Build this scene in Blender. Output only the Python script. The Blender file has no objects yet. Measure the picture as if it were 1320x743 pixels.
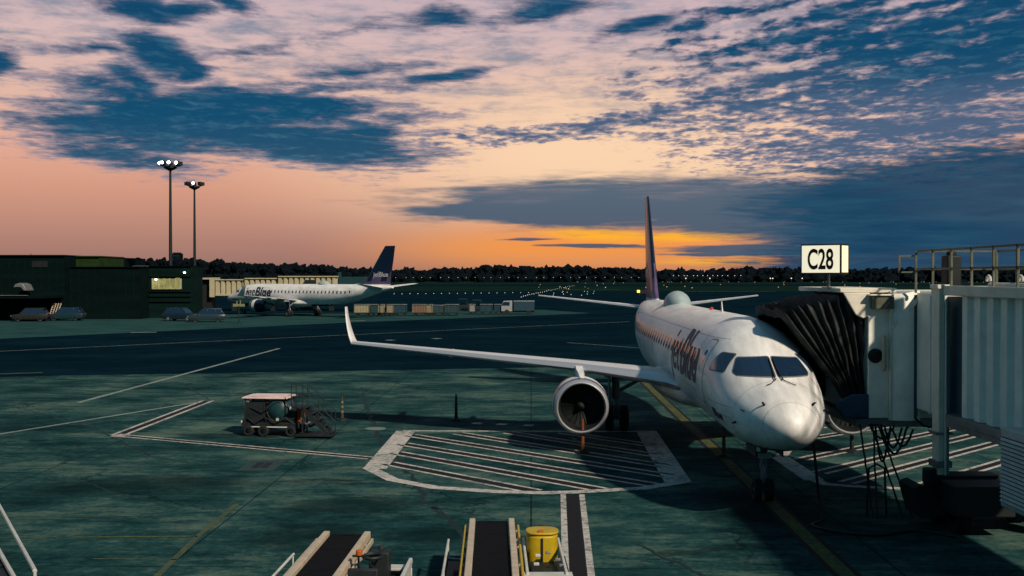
import bpy, bmesh, math, random
from mathutils import Vector, Matrix, noise as mnoise
R = math.radians
sc = bpy.context.scene
col = sc.collection
random.seed(7)

# ------------------------------------------------------------------ camera
H, FPX, HZ = 6.09, 1413.0, 356.5          # eye height, focal length and horizon row in pixels of the 1320 x 743 photo
cam_d = bpy.data.cameras.new('camera'); cam = bpy.data.objects.new('camera', cam_d); col.objects.link(cam)
cam_d.sensor_width = 36; cam_d.lens = 36 * FPX / 1320; cam_d.clip_start = .1; cam_d.clip_end = 9000
PITCH = math.atan((371.5 - HZ) / FPX)
cam.location = (0, 0, H); cam.rotation_euler = (math.pi / 2 - PITCH, 0, 0)
sc.camera = cam
def at(px, py, z=0.0):
    """the point of the place at height z that is seen at a photo pixel"""
    u, v = (px - 660) / FPX, (371.5 - py) / FPX
    c, s = math.cos(PITCH), math.sin(PITCH)
    d = Vector((u, c + v * s, -s + v * c))
    t = (z - H) / d.z
    return Vector((d.x * t, d.y * t, z))
def atY(px, py, Y):
    u, v = (px - 660) / FPX, (371.5 - py) / FPX
    c, s = math.cos(PITCH), math.sin(PITCH)
    d = Vector((u, c + v * s, -s + v * c))
    t = Y / d.y
    return Vector((d.x * t, Y, H + d.z * t))

# ------------------------------------------------------------------ light
SUN_EL, SUN_AZ = 37.0, 142.0       # flood-like low key light from behind the right shoulder (azimuth clockwise from +Y)
sun_d = bpy.data.lights.new('sun', 'SUN'); sun = bpy.data.objects.new('sun', sun_d); col.objects.link(sun)
sun_d.energy = 4.5; sun_d.angle = R(2.0); sun_d.color = (1.0, .84, .66)
_l = Vector((math.sin(R(SUN_AZ)) * math.cos(R(SUN_EL)), math.cos(R(SUN_AZ)) * math.cos(R(SUN_EL)), math.sin(R(SUN_EL))))
sun.rotation_euler = (-_l).to_track_quat('-Z', 'Y').to_euler()
sc.view_settings.view_transform = 'Standard'; sc.view_settings.look = 'None'
sc.view_settings.exposure = 0.0; sc.view_settings.gamma = 1.0; sc.view_settings.use_curve_mapping = False
sc.cycles.max_bounces = 5; sc.cycles.diffuse_bounces = 3; sc.cycles.glossy_bounces = 3
sc.cycles.use_denoising = True

def L(r, g, b):
    f = lambda c: (c / 255 / 12.92) if c / 255 <= .04045 else ((c / 255 + .055) / 1.055) ** 2.4
    return (f(r), f(g), f(b), 1)

# ------------------------------------------------------------------ sky (world)
W = bpy.data.worlds.new('World'); sc.world = W; W.use_nodes = True
nt = W.node_tree; nt.nodes.clear()
class NG:
    def __init__(s, tree): s.t = tree
    def n(s, typ, **k):
        n = s.t.nodes.new(typ)
        for a, b in k.items(): setattr(n, a, b)
        return n
    def link(s, a, b): s.t.links.new(a, b)
    def put(s, sock, v):
        if hasattr(v, 'is_linked') or hasattr(v, 'links'): s.link(v, sock)
        else: sock.default_value = v
    def m(s, op, a, b=0.0, c=0.0, clamp=False):
        n = s.n('ShaderNodeMath', operation=op, use_clamp=clamp)
        s.put(n.inputs[0], a); s.put(n.inputs[1], b); s.put(n.inputs[2], c)
        return n.outputs[0]
    def vm(s, op, a, b=(0, 0, 0)):
        n = s.n('ShaderNodeVectorMath', operation=op)
        s.put(n.inputs[0], a)
        if op == 'SCALE': s.put(n.inputs[3], b)
        else: s.put(n.inputs[1], b)
        return n.outputs['Value'] if op in ('LENGTH', 'DOT_PRODUCT') else n.outputs[0]
    def xyz(s, a, b, c=0.0):
        n = s.n('ShaderNodeCombineXYZ')
        s.put(n.inputs[0], a); s.put(n.inputs[1], b); s.put(n.inputs[2], c)
        return n.outputs[0]
    def ss(s, lo, hi, x):
        n = s.n('ShaderNodeMapRange', interpolation_type='SMOOTHSTEP')
        s.put(n.inputs[0], x); n.inputs[1].default_value = lo; n.inputs[2].default_value = hi
        return n.outputs[0]
    def noise(s, vec, scale, detail=4, rough=.55, dist=0.0, col=False):
        n = s.n('ShaderNodeTexNoise')
        s.put(n.inputs['Vector'], vec); n.inputs['Scale'].default_value = scale
        n.inputs['Detail'].default_value = detail; n.inputs['Roughness'].default_value = rough
        n.inputs['Distortion'].default_value = dist
        return n.outputs['Color'] if col else n.outputs[0]
    def mix(s, f, a, b, mode='MIX'):
        n = s.n('ShaderNodeMix', data_type='RGBA', blend_type=mode)
        s.put(n.inputs[0], f); s.put(n.inputs[6], a); s.put(n.inputs[7], b)
        return n.outputs[2]
    def ramp(s, f, stops):
        n = s.n('ShaderNodeValToRGB'); s.put(n.inputs[0], f)
        e = n.color_ramp.elements
        e[0].position, e[0].color = stops[0]; e[1].position, e[1].color = stops[-1]
        for p, c in stops[1:-1]:
            q = e.new(p); q.color = c
        return n.outputs[0]
    def mapping(s, vec, loc=(0, 0, 0), rot=(0, 0, 0), scale=(1, 1, 1), typ='POINT'):
        n = s.n('ShaderNodeMapping', vector_type=typ)
        s.put(n.inputs[0], vec); n.inputs[1].default_value = loc; n.inputs[2].default_value = rot; n.inputs[3].default_value = scale
        return n.outputs[0]
g = NG(nt)
tc = g.n('ShaderNodeTexCoord'); sx = g.n('ShaderNodeSeparateXYZ'); g.link(tc.outputs['Generated'], sx.inputs[0])
dx, dy, dz = sx.outputs
az = g.m('ARCTAN2', dx, dy)
rr = g.m('SQRT', g.m('ADD', g.m('MULTIPLY', dx, dx), g.m('MULTIPLY', dy, dy)))
el = g.m('DIVIDE', dz, g.m('MAXIMUM', rr, .02))
Uc, Vc = g.m('MULTIPLY', az, 14.13), g.m('MULTIPLY', el, 14.13)
UV = g.xyz(Uc, Vc)
zz = g.m('ADD', g.m('MAXIMUM', dz, 0.0), .07)
PL = g.xyz(g.m('DIVIDE', dx, zz), g.m('DIVIDE', dy, zz))           # cloud deck seen in perspective
def sk(px, py):
    a = math.atan((px - 660) / FPX)
    return a * 14.13, (HZ - py) / FPX * math.cos(a) * 14.13
warp = g.vm('SCALE', g.vm('SUBTRACT', g.noise(PL, 1.6, 4, .55, col=True), (.5, .5, .5)), 1.0)
wv = g.vm('MULTIPLY', warp, (1.0, .34, 0))
UVw = g.vm('ADD', UV, wv)
wv2 = g.vm('MULTIPLY', warp, (.9, .07, 0))
UVs = g.vm('ADD', UV, wv2)
def blobs(lst, vec):
    out = None
    for (px, py, rx, ry, rot, amp) in lst:
        cx, cy = sk(px, py)
        p = g.mapping(vec, (cx, cy, 0), (0, 0, R(rot)), (rx / 100, ry / 100, 1), 'TEXTURE')
        f = g.m('MULTIPLY', g.m('SUBTRACT', 1.0, g.vm('LENGTH', p)), amp)
        out = f if out is None else g.m('MAXIMUM', out, f)
    return g.m('MAXIMUM', out, -1.2)
PLr = g.mapping(PL, rot=(0, 0, R(10)), scale=(.9, 1.1, 1))
N1 = g.noise(PLr, 5.0, 8, .62, .3)
N2 = g.noise(PLr, 1.3, 4, .5, .2)
N3 = g.noise(g.mapping(PL, rot=(0, 0, R(-25)), scale=(1.0, .7, 1)), 16.0, 5, .65, .4)
Ns = g.noise(g.mapping(UV, scale=(.6, 6, 1), rot=(0, 0, R(-3))), 1.4, 6, .62, .4)
# altocumulus cells
PLc = g.mapping(g.vm('ADD', PL, g.vm('SCALE', warp, .22)), rot=(0, 0, R(-14)), scale=(1.45, 1.35, 1))
Nc = g.noise(PLc, 4.0, 4, .55, .25)
Nc2 = g.noise(g.mapping(PL, rot=(0, 0, R(20)), scale=(2.0, 1.3, 1)), 11.0, 3, .55, .3)
c0 = lambda x, k: g.m('MULTIPLY', g.m('SUBTRACT', x, .5), k)

V4 = g.m('DIVIDE', Vc, 16.0)
base = g.ramp(V4, [(0, L(146, 110, 102)), (.028, L(176, 128, 114)), (.07, L(214, 154, 130)), (.105, L(230, 174, 150)),
                   (.14, L(226, 184, 166)), (.185, L(214, 184, 182)), (.25, L(190, 172, 184)), (.34, L(60, 100, 122)), (1, L(46, 92, 112))])  # last two stops: zenith out of view, coloured teal for ambient fill
# warm side of the sky: peach over the afterglow, orange at it
gp = blobs([(790, 205, 520, 150, 0, 1)], UV)
base = g.mix(g.m('MULTIPLY', g.ss(-.1, .9, gp), .8), base, L(255, 219, 180))
go = blobs([(770, 328, 360, 60, 0, 1)], UV)
base = g.mix(g.m('MULTIPLY', g.ss(-.15, .8, go), g.m('ADD', .45, g.m('MULTIPLY', g.ss(.0, .42, Vc), .55))), base, L(242, 150, 70))
gy = blobs([(885, 305, 110, 8, 1, 1), (770, 303, 90, 11, -3, 1), (930, 337, 100, 6, 0, .7)], UVs)
base = g.mix(g.m('MULTIPLY', g.ss(-.1, .7, gy), .9), base, L(255, 178, 46))
# away from the afterglow the unseen sky is coloured teal to act as fill light
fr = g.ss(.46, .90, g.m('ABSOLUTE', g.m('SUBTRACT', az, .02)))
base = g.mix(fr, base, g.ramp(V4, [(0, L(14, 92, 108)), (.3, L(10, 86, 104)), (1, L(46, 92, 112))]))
# broad dark cloud masses
dark = blobs([(230, 158, 215, 56, 2, 1.35), (410, 188, 170, 38, -5, 1.35), (150, 200, 120, 24, -8, .85), (330, 135, 280, 32, -3, 1.05), (110, 150, 110, 26, 6, .7), (300, 178, 190, 34, -4, 1.2), (450, 170, 90, 16, 0, .9),
              (205, 72, 62, 34, -24, 1.25), (240, 88, 40, 26, -30, 1.1), (190, 112, 64, 30, -40, 1.0), (175, 8, 62, 24, -14, 1.2), (232, 12, 70, 18, 8, 1.0), (300, 2, 46, 14, -12, 1.0), (-2, 82, 40, 28, 0, 1.1), (130, 66, 80, 11, 4, .65),
              (450, 95, 120, 14, 9, .75), (575, 99, 75, 12, 8, .95), (565, 22, 60, 22, 8, .8), (705, 10, 105, 20, 14, 1.0), (818, 36, 78, 14, 12, .95),
              (400, 120, 200, 12, 6, .6), (330, 70, 90, 10, 8, .45), (460, 40, 110, 10, 12, .4)], UVw)
fd = g.m('ADD', dark, g.m('ADD', c0(N1, 1.5), g.m('ADD', c0(N2, .5), g.m('ADD', c0(Ns, 1.0), c0(N3, .7)))))
cd = g.ss(-.28, .85, fd)
# wisps of cirrus over the upper sky
wis = g.m('MULTIPLY', g.m('MULTIPLY', g.ss(.42, .66, g.m('ADD', g.m('MULTIPLY', N1, .55), g.m('ADD', g.m('MULTIPLY', Ns, .25), g.m('MULTIPLY', N3, .2)))), g.ss(1.6, 2.7, Vc)), .85)
# altocumulus field, thickening to the right
reg = blobs([(1290, 50, 470, 175, 8, 1.15), (1200, 165, 330, 66, 6, .95), (760, 165, 190, 16, 8, .66), (620, 176, 120, 15, 4, .62), (990, 60, 220, 60, 14, .7), (900, 140, 180, 20, 11, .75), (1010, 100, 190, 13, 13, 1.15), (1020, 122, 230, 12, 12, 1.1), (935, 14, 62, 15, 8, 1.0), (1058, 24, 36, 17, 6, 1.1), (890, 46, 46, 10, 8, .8), (1000, 42, 30, 11, 6, .85)], UVw)
rowp = g.m('ADD', g.m('MULTIPLY', g.m('SUBTRACT', g.m('MULTIPLY', Vc, .98), g.m('MULTIPLY', Uc, .19)), 26.0), g.m('ADD', c0(N2, 7.0), c0(N1, 3.0)))
rows = g.m('MULTIPLY', g.m('SINE', rowp), g.m('MULTIPLY', g.ss(1.7, 2.6, Vc), .20))
fa = g.m('ADD', g.m('ADD', rows, g.m('MULTIPLY', reg, .95)), g.m('ADD', c0(Nc, 2.2), g.m('ADD', c0(Nc2, 1.5), g.m('ADD', c0(N2, .6), c0(Ns, .5)))))
ca = g.ss(-.18, .92, fa)
ca = g.m('MULTIPLY', ca, g.ss(-.15, .15, reg))
# low, smooth stratus banks over the horizon
low = blobs([(850, 262, 390, 42, 0, 1.15), (740, 272, 270, 26, -1, 1.15), (1010, 282, 190, 30, 0, 1.1), (1010, 322, 170, 9, 0, 1.3), (760, 317, 90, 3.2, 0, 1.0), (690, 309, 40, 2.6, 0, .9), (905, 328, 60, 3, 0, 1.0), (1110, 303, 220, 24, 0, 1.0)], UVs)
fl = g.m('ADD', low, g.m('ADD', c0(Ns, 1.0), c0(N1, .35)))
cl = g.m('MULTIPLY', g.ss(-.05, .45, fl), .93)
big = blobs([(1280, 246, 330, 66, 4, 1.2), (1300, 310, 330, 62, 0, 1.2), (1220, 338, 300, 22, 0, 1.2)], UVs)
fb = g.m('ADD', big, g.m('ADD', c0(Ns, .8), c0(N1, .6)))
cb = g.m('MULTIPLY', g.ss(-.02, .45, fb), .97)
tone = g.ramp(g.m('DIVIDE', Vc, 4.0), [(0, L(46, 72, 98)), (.25, L(50, 84, 110)), (.5, L(10, 74, 108)), (1, L(14, 66, 102))])
Nd = g.noise(g.mapping(UVw, scale=(.9, 7, 1), rot=(0, 0, R(9))), 1.5, 6, .65, .3)
tone = g.mix(g.m('MULTIPLY', g.ss(.47, .74, g.m('ADD', g.m('MULTIPLY', Nd, .6), g.m('MULTIPLY', N3, .4))), .62), tone, L(84, 128, 150))
Nl = g.noise(g.mapping(UVs, scale=(.55, 9, 1), rot=(0, 0, R(-2))), 1.6, 6, .62, .3)
tone2 = g.mix(g.ss(.42, .68, Nl), L(56, 90, 114), L(140, 124, 134))
tone2 = g.mix(g.ss(.9, 1.35, g.m('ADD', g.m('DIVIDE', Vc, 1.0), c0(Ns, .6))), L(48, 86, 112), tone2)
c = base
c = g.mix(wis, c, L(108, 128, 152))
mv = L(152, 140, 154)
def over(c, cov, dk):
    halo = g.m('MULTIPLY', g.ss(0.0, .5, cov), .8)
    c = g.mix(halo, c, mv)
    return g.mix(g.ss(.22, 1.0, cov), c, dk)
tca = g.mix(g.m('MULTIPLY', g.ss(2.75, 1.9, g.m('ADD', Vc, c0(N2, .8))), .65), tone, L(92, 106, 134))
c = over(c, ca, tca)
c = g.mix(cl, c, tone2)
c = g.mix(cb, c, g.mix(g.ss(.3, .8, Ns), L(8, 60, 92), L(36, 80, 106)))
c = over(c, cd, tone)
# below the horizon
c = g.mix(g.ss(-.002, -.05, el), c, L(16, 34, 40))
nsk = g.n('ShaderNodeTexSky'); nsk.sky_type = 'NISHITA'; nsk.sun_disc = False
nsk.sun_elevation = R(SUN_EL); nsk.sun_rotation = R(SUN_AZ)
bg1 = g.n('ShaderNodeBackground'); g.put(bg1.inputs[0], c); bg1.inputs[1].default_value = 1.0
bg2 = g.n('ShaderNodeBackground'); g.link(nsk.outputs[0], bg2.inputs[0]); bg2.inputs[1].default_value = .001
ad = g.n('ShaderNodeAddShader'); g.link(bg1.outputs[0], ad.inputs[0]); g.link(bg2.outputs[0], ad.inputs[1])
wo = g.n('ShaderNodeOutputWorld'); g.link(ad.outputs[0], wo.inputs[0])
W.cycles.sampling_method = 'MANUAL'; W.cycles.sample_map_resolution = 1024

# ------------------------------------------------------------------ materials
MATS = {}
def mat(name, color, rough=.6, metal=0.0, spec=.3, var=.18, vscale=3.0, bump=0.0, bscale=20.0, coat=0.0, emit=None, estr=1.0, stretch=(1, 1, 1)):
    if name in MATS: return MATS[name]
    m = bpy.data.materials.new(name); m.use_nodes = True; q = NG(m.node_tree)
    b = m.node_tree.nodes['Principled BSDF']
    c4 = tuple(color[:3]) + (1,)
    if var:
        t = q.n('ShaderNodeTexCoord'); v = q.mapping(t.outputs['Object'], scale=stretch)
        nz = q.noise(v, vscale, 6, .65)
        lo = tuple(x * (1 - var) for x in c4[:3]) + (1,); hi = tuple(min(1, x * (1 + var * .6)) for x in c4[:3]) + (1,)
        q.link(q.ramp(nz, [(.32, lo), (.68, hi)]), b.inputs['Base Color'])
        q.link(q.m('ADD', rough - .08, q.m('MULTIPLY', nz, .16)), b.inputs['Roughness'])
    else:
        b.inputs['Base Color'].default_value = c4; b.inputs['Roughness'].default_value = rough
    b.inputs['Metallic'].default_value = metal; b.inputs['Specular IOR Level'].default_value = spec
    b.inputs['Coat Weight'].default_value = coat; b.inputs['Coat Roughness'].default_value = .12
    if bump:
        t = q.n('ShaderNodeTexCoord'); bn = q.n('ShaderNodeBump'); bn.inputs['Strength'].default_value = bump; bn.inputs['Distance'].default_value = .02
        q.link(q.noise(t.outputs['Object'], bscale, 5, .6), bn.inputs['Height']); q.link(bn.outputs[0], b.inputs['Normal'])
    if emit:
        b.inputs['Emission Color'].default_value = tuple(emit[:3]) + (1,); b.inputs['Emission Strength'].default_value = estr
    MATS[name] = m
    return m
WHITE = mat('aircraft white paint', (.74, .74, .73), .38, spec=.4, var=.24, vscale=2.2, coat=.2, stretch=(1.4, .25, .6))
NAVY = mat('navy paint', (.006, .011, .038), .35, spec=.45, var=.2, coat=.3)
INK = mat('dark blue lettering', (.022, .03, .07), .55, spec=.2, var=0)
GLASS = mat('dark glass', (.008, .024, .055), .08, spec=.6, var=0)
WING = mat('wing grey paint', (.50, .51, .53), .42, var=.10, vscale=.5)
METAL = mat('polished metal', (.62, .62, .64), .36, metal=.7, var=0)
STEEL = mat('dull steel', (.22, .23, .24), .5, metal=.5, var=.25)
TYRE = mat('tyre rubber', (.012, .013, .014), .8, var=.3)
BLACK = mat('black paint', (.01, .012, .014), .6, var=.3)
DARK = mat('dark machine paint', (.010, .015, .017), .6, var=.4)
SEAM2 = mat('skin joint', (.34, .34, .34), .6, var=0)
SEAM = mat('panel seam', (.12, .12, .13), .6, var=0)
RUBBER = mat('conveyor rubber', (.004, .0045, .006), .85, spec=.1, var=.5, vscale=6)
CREAM = mat('cream rail paint', (.44, .37, .28), .5, var=.2, vscale=5)
WPAINT = mat('white steel paint', (.46, .47, .45), .45, var=.2, vscale=4)
YELLOW = mat('yellow paint', (.40, .28, .008), .45, var=.2, vscale=4)
ORANGE = mat('orange plastic', (.42, .09, .012), .5, var=.2)
PINKROOF = mat('pale pinkish roof', (.66, .52, .50), .5, var=.2)
TEALP = mat('teal tank paint', (.012, .045, .055), .4, var=.3)
BELLOWS = mat('black bellows fabric', (.032, .036, .037), .75, spec=.2, var=.8, vscale=3, bump=1.0, bscale=7)
BRIDGE = mat('bridge panel paint', (.76, .77, .71), .5, var=.16, vscale=1.6)
BRIDGEL = mat('pale bridge paint', (.70, .66, .56), .5, var=.16, vscale=2.0)
BRBLUE = mat('blue grey bridge paint', (.14, .30, .36), .5, var=.2)
BRDK = mat('dark blue joint panel', (.03, .085, .11), .5, var=.2)
RAILM = mat('olive railing paint', (.10, .11, .08), .5, var=.3)
TAILP = mat('purple tail paint', (.10, .07, .16), .4, var=.3)
LAMPON = mat('lit lamp', (.9, .9, .9), var=0, emit=(1, .97, .92), estr=9)
SIGNON = mat('backlit sign face', (.9, .86, .74), .5, var=0, emit=L(255, 246, 212), estr=.62)
SIGNSIDE = mat('backlit sign side', (.9, .8, .55), .5, var=0, emit=L(255, 226, 160), estr=.55)
LETTER = mat('black sign lettering', (.004, .004, .004), .6, var=0)
TERM = mat('dark terminal cladding', (.002, .008, .008), .9, spec=.03, var=.35, vscale=.35, stretch=(.3, 1, 3))
TERM2 = mat('green terminal cladding', (.0035, .013, .012), .9, spec=.03, var=.35, vscale=.4, stretch=(.3, 1, 3))
TERMG = mat('green roof screen', (.014, .034, .008), .7, spec=.1, var=.3, vscale=1)
WARMWIN = mat('lit window glass', (.2, .2, .1), .3, var=0, emit=L(140, 140, 66), estr=.5)
if True:
    _q = NG(WARMWIN.node_tree); _t = _q.n('ShaderNodeTexCoord'); _b = WARMWIN.node_tree.nodes['Principled BSDF']
    _q.link(_q.ramp(_q.noise(_q.mapping(_t.outputs['Object'], scale=(2.2, 1, .9)), 1.0, 5, .7), [(.38, L(20, 40, 22)), (.52, L(120, 122, 52)), (.66, L(190, 182, 96))]), _b.inputs['Emission Color'])
WLAMP = mat('lit wall lamp', (.9, .9, .9), var=0, emit=(1, .95, .8), estr=6)
CREAMW = mat('cream bridge paint', (.40, .37, .24), .6, var=.15, vscale=1)
DKBLUE = mat('dark blue tarp', (.02, .06, .11), .7, var=.3)
TREE = mat('dark foliage', (.0025, .006, .009), .9, spec=.05, var=.6, vscale=.3)
BARK = mat('bark', (.03, .02, .015), .9, var=.3)
CARBODY = mat('dark blue car paint', (.007, .017, .026), .3, spec=.4, var=.1, coat=.4)
CARBODY2 = mat('grey blue car paint', (.014, .030, .040), .3, spec=.4, var=.1, coat=.4)

# ------------------------------------------------------------------ mesh helpers
class MB:
    def __init__(s, mats): s.bm = bmesh.new(); s.mats = mats
    def face(s, pts, mi=0, smooth=False):
        vs = [s.bm.verts.new(p) for p in pts]
        f = s.bm.faces.new(vs); f.material_index = mi; f.smooth = smooth
        return f
    def box(s, c, d, mi=0, rz=0.0, M=None):
        hx, hy, hz = d[0] / 2, d[1] / 2, d[2] / 2
        Mx = M or (Matrix.Translation(c) @ Matrix.Rotation(rz, 4, 'Z'))
        v = [s.bm.verts.new(Mx @ Vector((a * hx, b * hy, e * hz))) for a in (-1, 1) for b in (-1, 1) for e in (-1, 1)]
        for q in ((0, 1, 3, 2), (4, 6, 7, 5), (0, 4, 5, 1), (2, 3, 7, 6), (0, 2, 6, 4), (1, 5, 7, 3)):
            s.bm.faces.new([v[i] for i in q]).material_index = mi
        return s
    def bar(s, p, q, w, h, mi=0):
        p, q = Vector(p), Vector(q); d = q - p; n = d.length
        up = Vector((0, 0, 1)) if abs(d.normalized().z) < .98 else Vector((0, 1, 0))
        y = d.normalized(); x = y.cross(up).normalized(); z = x.cross(y)
        M = Matrix((x, y, z)).transposed().to_4x4(); M.translation = (p + q) / 2
        return s.box(None, (w, n, h), mi, M=M)
    def loft(s, rings, mi=0, caps=(True, True), smooth=True, closed=True, mifn=None):
        vr = [[s.bm.verts.new(p) for p in r] for r in rings]
        n = len(rings[0])
        for i in range(len(vr) - 1):
            for j in range(n if closed else n - 1):
                k = (j + 1) % n
                f = s.bm.faces.new((vr[i][j], vr[i][k], vr[i + 1][k], vr[i + 1][j]))
                f.smooth = smooth; f.material_index = mifn(i, j) if mifn else mi
        for e, t in ((0, caps[0]), (-1, caps[1])):
            if t and closed:
                f = s.bm.faces.new(vr[e]); f.material_index = mi
        return s
    def tube(s, path, r, n=8, mi=0, caps=True):
        path = [Vector(p) for p in path]; rings = []
        rs = r if isinstance(r, (list, tuple)) else [r] * len(path)
        px = None
        for i, p in enumerate(path):
            d = (path[min(i + 1, len(path) - 1)] - path[max(i - 1, 0)]).normalized()
            if px is None:
                a = Vector((0, 0, 1)) if abs(d.z) < .9 else Vector((1, 0, 0))
                px = d.cross(a).normalized()
            px = (px - d * px.dot(d)).normalized(); y = d.cross(px)
            rings.append([p + (px * math.cos(t) + y * math.sin(t)) * rs[i] for t in [2 * math.pi * k / n for k in range(n)]])
        return s.loft(rings, mi, (caps, caps))
    def lathe(s, prof, o=(0, 0, 0), axis='Z', n=24, mi=0, mis=None, caps=(False, False)):
        rings = []
        for (h, r) in prof:
            ring = []
            for k in range(n):
                t = 2 * math.pi * k / n; a, b = r * math.cos(t), r * math.sin(t)
                v = {'Z': (a, b, h), 'Y': (a, h, b), 'X': (h, a, b)}[axis]
                ring.append(Vector(v) + Vector(o))
            rings.append(ring)
        return s.loft(rings, mi, caps, mifn=(lambda i, j: mis[i]) if mis else None)
    def prism(s, poly, axis, a, b, mi=0):
        """extrude a 2D outline along an axis: 'X' outline is (y,z), 'Y' (x,z), 'Z' (x,y)"""
        P = {'X': lambda u, v, w: (w, u, v), 'Y': lambda u, v, w: (u, w, v), 'Z': lambda u, v, w: (u, v, w)}[axis]
        return s.loft([[P(u, v, a) for u, v in poly], [P(u, v, b) for u, v in poly]], mi, smooth=False)
    def build(s, name, parent=None, bevel=0.0, loc=None, sharp=35):
        bmesh.ops.recalc_face_normals(s.bm, faces=s.bm.faces[:])
        me = bpy.data.meshes.new(name); s.bm.to_mesh(me); s.bm.free()
        for m in s.mats: me.materials.append(m)
        try: me.set_sharp_from_angle(angle=R(sharp))
        except Exception: pass
        o = bpy.data.objects.new(name, me); col.objects.link(o)
        if parent is not None: o.parent = parent
        if loc is not None: o.location = loc
        if bevel:
            b = o.modifiers.new('bevel', 'BEVEL'); b.width = bevel; b.segments = 2; b.limit_method = 'ANGLE'; b.angle_limit = R(40)
        return o
def tag(o, label=None, cat=None, group=None, kind=None):
    for k, v in (('label', label), ('category', cat), ('group', group), ('kind', kind)):
        if v: o[k] = v
    return o
def thing(name, label, cat, loc=(0, 0, 0), rz=0.0, group=None):
    o = bpy.data.objects.new(name, None); col.objects.link(o); o.location = loc; o.rotation_euler = (0, 0, rz)
    o.empty_display_size = .2
    return tag(o, label, cat, group)
KIDS = {}
def copy_tree(o, parent=None):
    c = o.copy(); col.objects.link(c)
    if parent is not None: c.parent = parent
    for ch in [x for x in list(bpy.data.objects) if x.parent == o]: copy_tree(ch, c)
    return c
def text2d(body, size, bold=0.0, font_shear=0.0):
    cu = bpy.data.curves.new('lettering', 'FONT'); cu.body = body; cu.size = size; cu.offset = bold; cu.shear = font_shear
    cu.resolution_u = 6
    o = bpy.data.objects.new('lettering', cu); col.objects.link(o)
    bpy.context.view_layer.update()
    me = bpy.data.meshes.new_from_object(o.evaluated_get(bpy.context.evaluated_depsgraph_get()))
    bm = bmesh.new(); bm.from_mesh(me)
    bpy.data.objects.remove(o); bpy.data.curves.remove(cu); bpy.data.meshes.remove(me)
    return bm
def cut(bm, step):
    for ax in (0, 1):
        vs = [v.co[ax] for v in bm.verts]; lo, hi = min(vs), max(vs); k = lo + step
        while k < hi:
            no = [0, 0, 0]; no[ax] = 1; co = [0, 0, 0]; co[ax] = k
            bmesh.ops.bisect_plane(bm, geom=bm.verts[:] + bm.edges[:] + bm.faces[:], plane_co=co, plane_no=no)
            k += step
def rounded(pts, r, n=4):
    out = []
    for i in range(len(pts)):
        p, a, b = Vector(pts[i]), Vector(pts[i - 1]), Vector(pts[(i + 1) % len(pts)])
        ra = min(r, (a - p).length * .45, (b - p).length * .45)
        s, e = p + (a - p).normalized() * ra, p + (b - p).normalized() * ra
        for k in range(n + 1):
            t = k / n; out.append(tuple((1 - t) ** 2 * s + 2 * t * (1 - t) * p + t * t * e))
    return out
def mapped(bm, fn, name, mats, parent, step=.15):
    cut(bm, step)
    for v in bm.verts: v.co = fn(v.co.x, v.co.y)
    for f in bm.faces: f.smooth = True
    m = MB(mats); m.bm.free(); m.bm = bm
    me = bpy.data.meshes.new(name); bm.to_mesh(me); bm.free()
    for x in mats: me.materials.append(x)
    o = bpy.data.objects.new(name, me); col.objects.link(o); o.parent = parent
    return o
def poly2d(pts):
    bm = bmesh.new(); bm.faces.new([bm.verts.new((p[0], p[1], 0)) for p in pts]); return bm

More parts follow.
